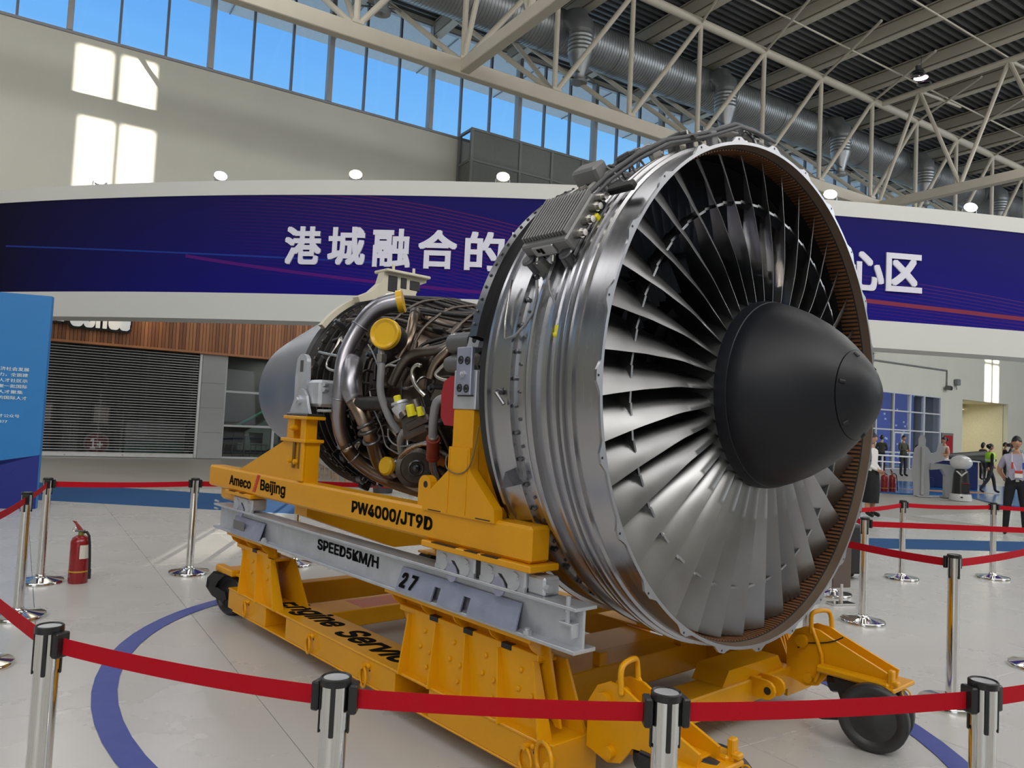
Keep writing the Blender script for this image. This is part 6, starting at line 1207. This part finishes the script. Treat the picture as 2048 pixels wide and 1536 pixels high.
# ------------------------------------------------------------------ people
SKIN = mat('skin', '#b98a6c', 0.5, 0, 0.05, 20); HAIR = mat('hair_black', '#0e0c0c', 0.45, 0, 0.2, 40); EYEW = mat('eye_dark', '#1a1412', 0.3); LIP = mat('lips', '#8a4a42', 0.5); SHOE = mat('shoe_black', '#0d0d0e', 0.35)
def cloth(name, hexc): return mat('cloth_'+name, hexc, 0.8, 0, 0.08, 14, 0.1, 60)
def person(lab, loc, rz, H, top, bottom, pose=None, long_sleeve=True, hair='short', woman=False, skirt=None, group=None, build=1.0):
    s = H/1.75; B = build
    J = {'pelvis': (0, 0, .94), 'waist': (0, 0, 1.08), 'chest': (0, .0, 1.28), 'neck': (0, .01, 1.46), 'head': (0, -.005, 1.55),
         'shL': (.17, 0, 1.40), 'elL': (.215, .02, 1.13), 'wrL': (.22, -.04, .90), 'shR': (-.17, 0, 1.40), 'elR': (-.215, .02, 1.13), 'wrR': (-.22, -.04, .90),
         'hiL': (.09, 0, .90), 'knL': (.10, -.01, .50), 'anL': (.10, .02, .09), 'toL': (.12, -.15, .04), 'hiR': (-.09, 0, .90), 'knR': (-.10, -.01, .50), 'anR': (-.10, .02, .09), 'toR': (-.12, -.15, .04)}
    if woman: J['shL'] = (.145, 0, 1.40); J['shR'] = (-.145, 0, 1.40)
    hd = (0, 0, 0)
    if pose:
        hd = pose.get('head_rot', hd)
        for k, v_ in pose.items():
            if k in J: J[k] = v_
    order = list(J); idx = {k: i for i, k in enumerate(order)}
    E = [('pelvis', 'waist'), ('waist', 'chest'), ('chest', 'neck'), ('neck', 'head'), ('chest', 'shL'), ('shL', 'elL'), ('elL', 'wrL'), ('chest', 'shR'), ('shR', 'elR'), ('elR', 'wrR'),
         ('pelvis', 'hiL'), ('hiL', 'knL'), ('knL', 'anL'), ('anL', 'toL'), ('pelvis', 'hiR'), ('hiR', 'knR'), ('knR', 'anR'), ('anR', 'toR')]
    R = {'pelvis': (.15*B, .115*B), 'waist': (.14*B, .11*B), 'chest': (.155*B, .12*B), 'neck': (.058, .06), 'head': (.055, .06), 'shL': (.068, .068), 'elL': (.046, .046), 'wrL': (.032, .03),
         'hiL': (.095*B, .10*B), 'knL': (.065, .068), 'anL': (.048, .05), 'toL': (.045, .03)}
    for k in list(R):
        if k.endswith('L'): R[k[:-1]+'R'] = R[k]
    me = bpy.data.meshes.new('sk'); me.from_pydata([Vector(J[k])*s for k in order], [(idx[a], idx[b]) for a, b in E], [])
    o = bpy.data.objects.new('sk', me); COL.objects.link(o)
    m_ = o.modifiers.new('s', 'SKIN'); m_.use_smooth_shade = True; m_.branch_smoothing = 0.3
    sv = me.skin_vertices[0].data
    for k in order: sv[idx[k]].radius = (R[k][0]*s, R[k][1]*s); sv[idx[k]].use_root = (k == 'pelvis')
    sb = o.modifiers.new('b', 'SUBSURF'); sb.levels = 2; sb.render_levels = 2
    bpy.context.view_layer.update()
    bm2 = bpy.data.meshes.new_from_object(o.evaluated_get(bpy.context.evaluated_depsgraph_get())); bpy.data.objects.remove(o)
    mb = MB(); V_ = [v.co.copy() for v in bm2.vertices]
    segs = [(Vector(J[a])*s, Vector(J[b])*s, a, b) for a, b in E]
    def region(c):
        best = None
        for a, b, na, nb in segs:
            d = b-a; t_ = max(0, min(1, (c-a).dot(d)/d.length_squared)); q = (c-a-d*t_).length
            if best is None or q < best[0]: best = (q, na, nb, t_)
        _, na, nb, t_ = best
        if nb.startswith('to'): return 3
        if na.startswith('kn') and t_ > 0.93: return 3
        if na in ('hiL', 'hiR', 'knL', 'knR') or nb in ('hiL', 'hiR') or (na == 'pelvis' and t_ < 0.35): return 2 if (skirt and na.startswith('kn')) else 1
        if na.startswith('el'): return 0 if long_sleeve else 2
        if na.startswith('sh'): return 0 if (long_sleeve or (t_ < 0.75 and long_sleeve is not None)) else 2
        if (na, nb) == ('neck', 'head') or (nb == 'neck' and t_ > 0.9): return 2
        return 0
    for p in bm2.polygons:
        mb.cur = region(p.center); o_ = len(mb.v)
        mb.add([V_[i] for i in p.vertices], [tuple(range(len(p.vertices)))])
    bpy.data.meshes.remove(bm2)
    # head: skull narrowing to the jaw, with brow, nose, mouth, chin and ears in one surface
    HC = Vector(J['head'])*s + Vector((0, -.012, .105))*s; RH = Euler(hd).to_matrix()
    n_, m2 = 20, 16; hv = []; hs = s*(0.97 if woman else 1.0)
    for i in range(m2+1):
        ph = PI*i/m2; zz = math.cos(ph)
        for k in range(n_):
            a = 2*PI*k/n_; rx, ry = .076*math.sin(ph), .094*math.sin(ph)
            if zz < -0.1: rx *= 1-0.30*(-zz-0.1); ry *= 1-0.10*(-zz-.1)
            x, y, z = rx*math.cos(a), ry*math.sin(a), .118*zz
            fr = max(0, -math.sin(a))**6*math.sin(ph)
            if abs(zz+0.12) < 0.25: y -= .020*fr*(1-abs(zz+0.12)/0.25)*(1 if abs(x) < .025 else .2)
            if abs(zz+0.75) < 0.2: y -= .010*fr
            if abs(zz-.12) < 0.1: y += .006*max(0, -math.sin(a))**3
            hv.append(HC + RH @ (Vector((x, y, z))*hs))
    mb.cur = 2; mb.add(hv, [(i*n_+k, (i+1)*n_+k, (i+1)*n_+(k+1) % n_, i*n_+(k+1) % n_) for i in range(m2) for k in range(n_)])
    for sx in (-1, 1): mb.sphere(HC+RH @ (Vector((sx*.078, .012, -.005))*hs), .026*hs, 8, 6, (.35, .7, 1.15))
    # hands
    for sd in ('L', 'R'):
        wq, eq = Vector(J['wr'+sd])*s, Vector(J['el'+sd])*s; d = (wq-eq).normalized(); sx = 1 if sd == 'L' else -1
        side = Vector((0, -1, 0)) if abs(d.y) < .8 else Vector((0, 0, 1)); side = (side-d*side.dot(d)).normalized(); nr = d.cross(side)
        mb.tube([wq-d*.01*s, wq+d*.03*s, wq+d*.085*s], [.026*s, .034*s, .036*s], 8)
        for q in range(4):
            b0 = wq+d*.08*s+side*(.027-.018*q)*s; ln = (.062, .07, .066, .05)[q]*s; cu_ = nr*(-sx)*.35
            mb.tube([b0, b0+(d+cu_*.4).normalized()*ln*.5, b0+(d+cu_*.5).normalized()*ln*.5+(d+cu_*1.6).normalized()*ln*.5], [.0095*s, .009*s, .007*s], 6)
        b0 = wq+d*.03*s+side*.028*s; mb.tube([b0, b0+(side*.8+d*.7).normalized()*.035*s, b0+(side*.8+d*.7).normalized()*.035*s+(d+side*.25).normalized()*.03*s], [.012*s, .0105*s, .008*s], 6)
    root = thing('person', lab, 'person', loc, rz, group)
    mb.build('body', [top, bottom, SKIN, SHOE], root, 180)
    # hair
    hb_ = MB(); hv = []; lo = {'short': 0.10, 'long': -0.2, 'bun': 0.05}[hair]
    for i in range(10):
        for k in range(n_):
            a = 2*PI*k/n_; back = max(0, math.sin(a)); ph = (PI/2)*(0.0001+i/9)*(0.78+0.62*back+(0.45*back if hair == 'long' else 0)+(0.18*abs(math.cos(a))))
            hv.append(HC + RH @ (Vector((.084*math.sin(ph)*math.cos(a), .103*math.sin(ph)*math.sin(a)+.004, .127*math.cos(ph)))*hs))
    hb_.add(hv, [(i*n_+k, (i+1)*n_+k, (i+1)*n_+(k+1) % n_, i*n_+(k+1) % n_) for i in range(9) for k in range(n_)])
    if hair == 'bun':
        for q in ((.0, .09, .06), (.05, .10, .03), (-.05, .09, .03), (0, .11, .0)): hb_.sphere(HC+RH @ (Vector(q)*hs), .045*hs, 8, 6)
    if hair == 'long': hb_.sphere(HC+RH @ (Vector((0, .06, -.05))*hs), .10*hs, 12, 8, (.85, .55, 1.3))
    hb_.build('hair', HAIR, root, 180)
    f_ = MB()
    for sx in (-1, 1): f_.sphere(HC+RH @ (Vector((sx*.030, -.082, .008))*hs), .010*hs, 8, 6, (1.2, .6, .7)); f_.box(-.016, .016, -.002, .002, -.003, .003, Matrix.Translation(HC) @ RH.to_4x4() @ Matrix.Translation(Vector((sx*.030, -.088, .030))*hs))
    f_.build('eyes_and_brows', EYEW, root, 180)
    MB().sphere(HC+RH @ (Vector((0, -.088, -.062))*hs), .014*hs, 8, 6, (1.5, .5, .45)).build('mouth', LIP, root, 180)
    if skirt:
        MB().lathe([(1.02*s, .135*s), (.9*s, .16*s), (.6*s, .18*s), (.30*s, .16*s), (.30*s, .15*s)], 20).build('skirt', skirt, root, 60)
    return root
clK = cloth('black', '#15151a'); clW = cloth('white', '#dcd8d6'); clL = cloth('lilac_grey', '#a7a3b4'); clG = cloth('grey', '#7d8688'); clD = cloth('dark_grey', '#2c2d30'); clO = cloth('olive', '#35382c'); clC = cloth('camouflage', '#4a4a42')
CLASP = {'elL': (.23, .06, 1.13), 'wrL': (.05, -.17, .98), 'elR': (-.23, .06, 1.13), 'wrR': (-.05, -.17, .99)}
FWD = {'elL': (.22, -.03, 1.14), 'wrL': (.08, -.26, 1.12), 'elR': (-.22, -.03, 1.14), 'wrR': (-.08, -.26, 1.12)}
r_ = person('person in pale lilac short-sleeved shirt and black trousers at the right edge', (9.40, 14.22, 0), math.radians(-25), 1.80, clL, clK, {'elL': (.25, .12, 1.14), 'wrL': (.12, .2, .96), 'elR': (-.25, .12, 1.14), 'wrR': (-.12, .2, .96), 'hiL': (.1, 0, .9), 'knL': (.13, 0, .5), 'anL': (.15, .02, .09), 'toL': (.18, -.15, .04), 'knR': (-.13, 0, .5), 'anR': (-.15, .02, .09), 'toR': (-.18, -.15, .04)}, long_sleeve=False, build=1.12)
LY = mat('lanyard', '#c9c9d4', 0.6); BDG = mat('badge_card', '#e0dcd8', 0.4); BDR = mat('badge_red', '#c0342e', 0.4); BDBL = mat('badge_blue', '#2a4fb0', 0.4)
MB().tube([(-.08, -.06, 1.52), (-.09, -.15, 1.36), (-.02, -.165, 1.18), (.05, -.165, 1.18), (.1, -.15, 1.36), (.08, -.06, 1.52)], .008, 6).build('lanyard', LY, r_); MB().bbox(-.05, .075, -.185, -.175, 1.06, 1.19, .004).build('badge', BDG, r_); MB().bbox(-.05, .075, -.19, -.184, 1.14, 1.19, .002).build('badge_header', BDR, r_)
MB().bbox(-.1, -.07, -.17, -.16, 1.22, 1.34, .003).build('ribbon', BDR, r_); MB().bbox(.07, .1, -.17, -.16, 1.22, 1.34, .003).build('ribbon', BDBL, r_); MB().bbox(-.03, .03, -.15, -.135, .98, 1.02, .004).build('belt_buckle', CHROME, r_)
person('person in white blouse and long black skirt half hidden behind the fan rim', (7.70, 16.3, 0), math.radians(35), 1.76, clW, clK, CLASP, hair='bun', woman=True, skirt=clK)
person('person in olive jacket standing closest to the fan among the visitors', (17.9, 36.9, 0), math.radians(150), 1.9, clO, clK, FWD, group=None)
person('person in camouflage jacket facing the handrail in the visitor group', (18.75, 36.5, 0), math.radians(10), 1.93, clC, clD, FWD)
person('person in dark clothes bending the head in the visitor group', (19.6, 36.6, 0), math.radians(-60), 1.86, clK, clK, {'head_rot': (-.5, 0, 0), **FWD})
person('person with long hair behind the visitors near the lobby door', (17.4, 37.6, 0), math.radians(170), 1.9, clK, clK, FWD, hair='long', woman=True)
person('person in sleeveless white dress with hair in a bun behind the lectern', (16.3, 28.75, 0.03), math.radians(-75), 1.84, clW, clW, FWD, long_sleeve=None, hair='bun', woman=True, skirt=clW)
vp = person('person in black jacket and lime green safety vest walking on the blue stage', (16.3, 26.0, 0.03), math.radians(80), 1.66, clK, clD, {'knL': (.10, -.16, .52), 'anL': (.10, -.22, .10), 'toL': (.12, -.38, .05), 'knR': (-.10, .10, .50), 'anR': (-.10, .36, .12), 'toR': (-.12, .22, .04), **{'wrL': (.2, -.16, .98), 'wrR': (-.2, .12, .92)}}, woman=True, hair='bun')
MB().lathe([(1.06, .165), (1.2, .17), (1.33, .17), (1.385, .12)], 20, 'z', Matrix.Diagonal((1, .86, 1, 1))).build('safety_vest', mat('lime_vest', '#a5e020', 0.6, emit=None), vp, 60); MB().lathe([(1.10, .169), (1.15, .172)], 20, 'z', Matrix.Diagonal((1, .86, 1, 1))).build('reflective_band', mat('vest_band', '#d8dcdc', 0.3), vp)
person('person with short bobbed hair in dark clothes watching the drone display', (22.6, 36.6, 0), math.radians(110), 1.78, clD, clK, FWD, hair='long', woman=True)
cp_ = person('person in dark clothes carrying a video camera on the shoulder', (23.0, 35.6, 0), math.radians(60), 1.82, clK, clK, {'elR': (-.3, -.1, 1.25), 'wrR': (-.15, -.2, 1.5), 'elL': (.3, -.1, 1.25), 'wrL': (.12, -.25, 1.5)})
vc = thing('video_camera', 'black video camera with microphone on a visitor shoulder', 'camera', (23.1, 35.2, 1.72), math.radians(30))
MB().bbox(-.2, .2, -.07, .07, -.08, .10, .015).build('body', BLACKP, vc); MB().cyl((-.2, 0, 0), (-.38, 0, 0), .07, .08).build('lens', BLACKP, vc); MB().cyl((-.1, 0, .14), (.25, 0, .22), .03).sphere((.28, 0, .26), .08, 10, 8).build('microphone', BLACKP, vc); MB().tube([(-.1, 0, .1), (-.1, 0, .16), (.1, 0, .18), (.1, 0, .1)], .012, 6).build('handle', BLACKP, vc)
person('person in grey shirt seen from behind at the drone display', (22.3, 33.7, 0), math.radians(160), 1.86, clG, clK, FWD, long_sleeve=False, build=1.1)
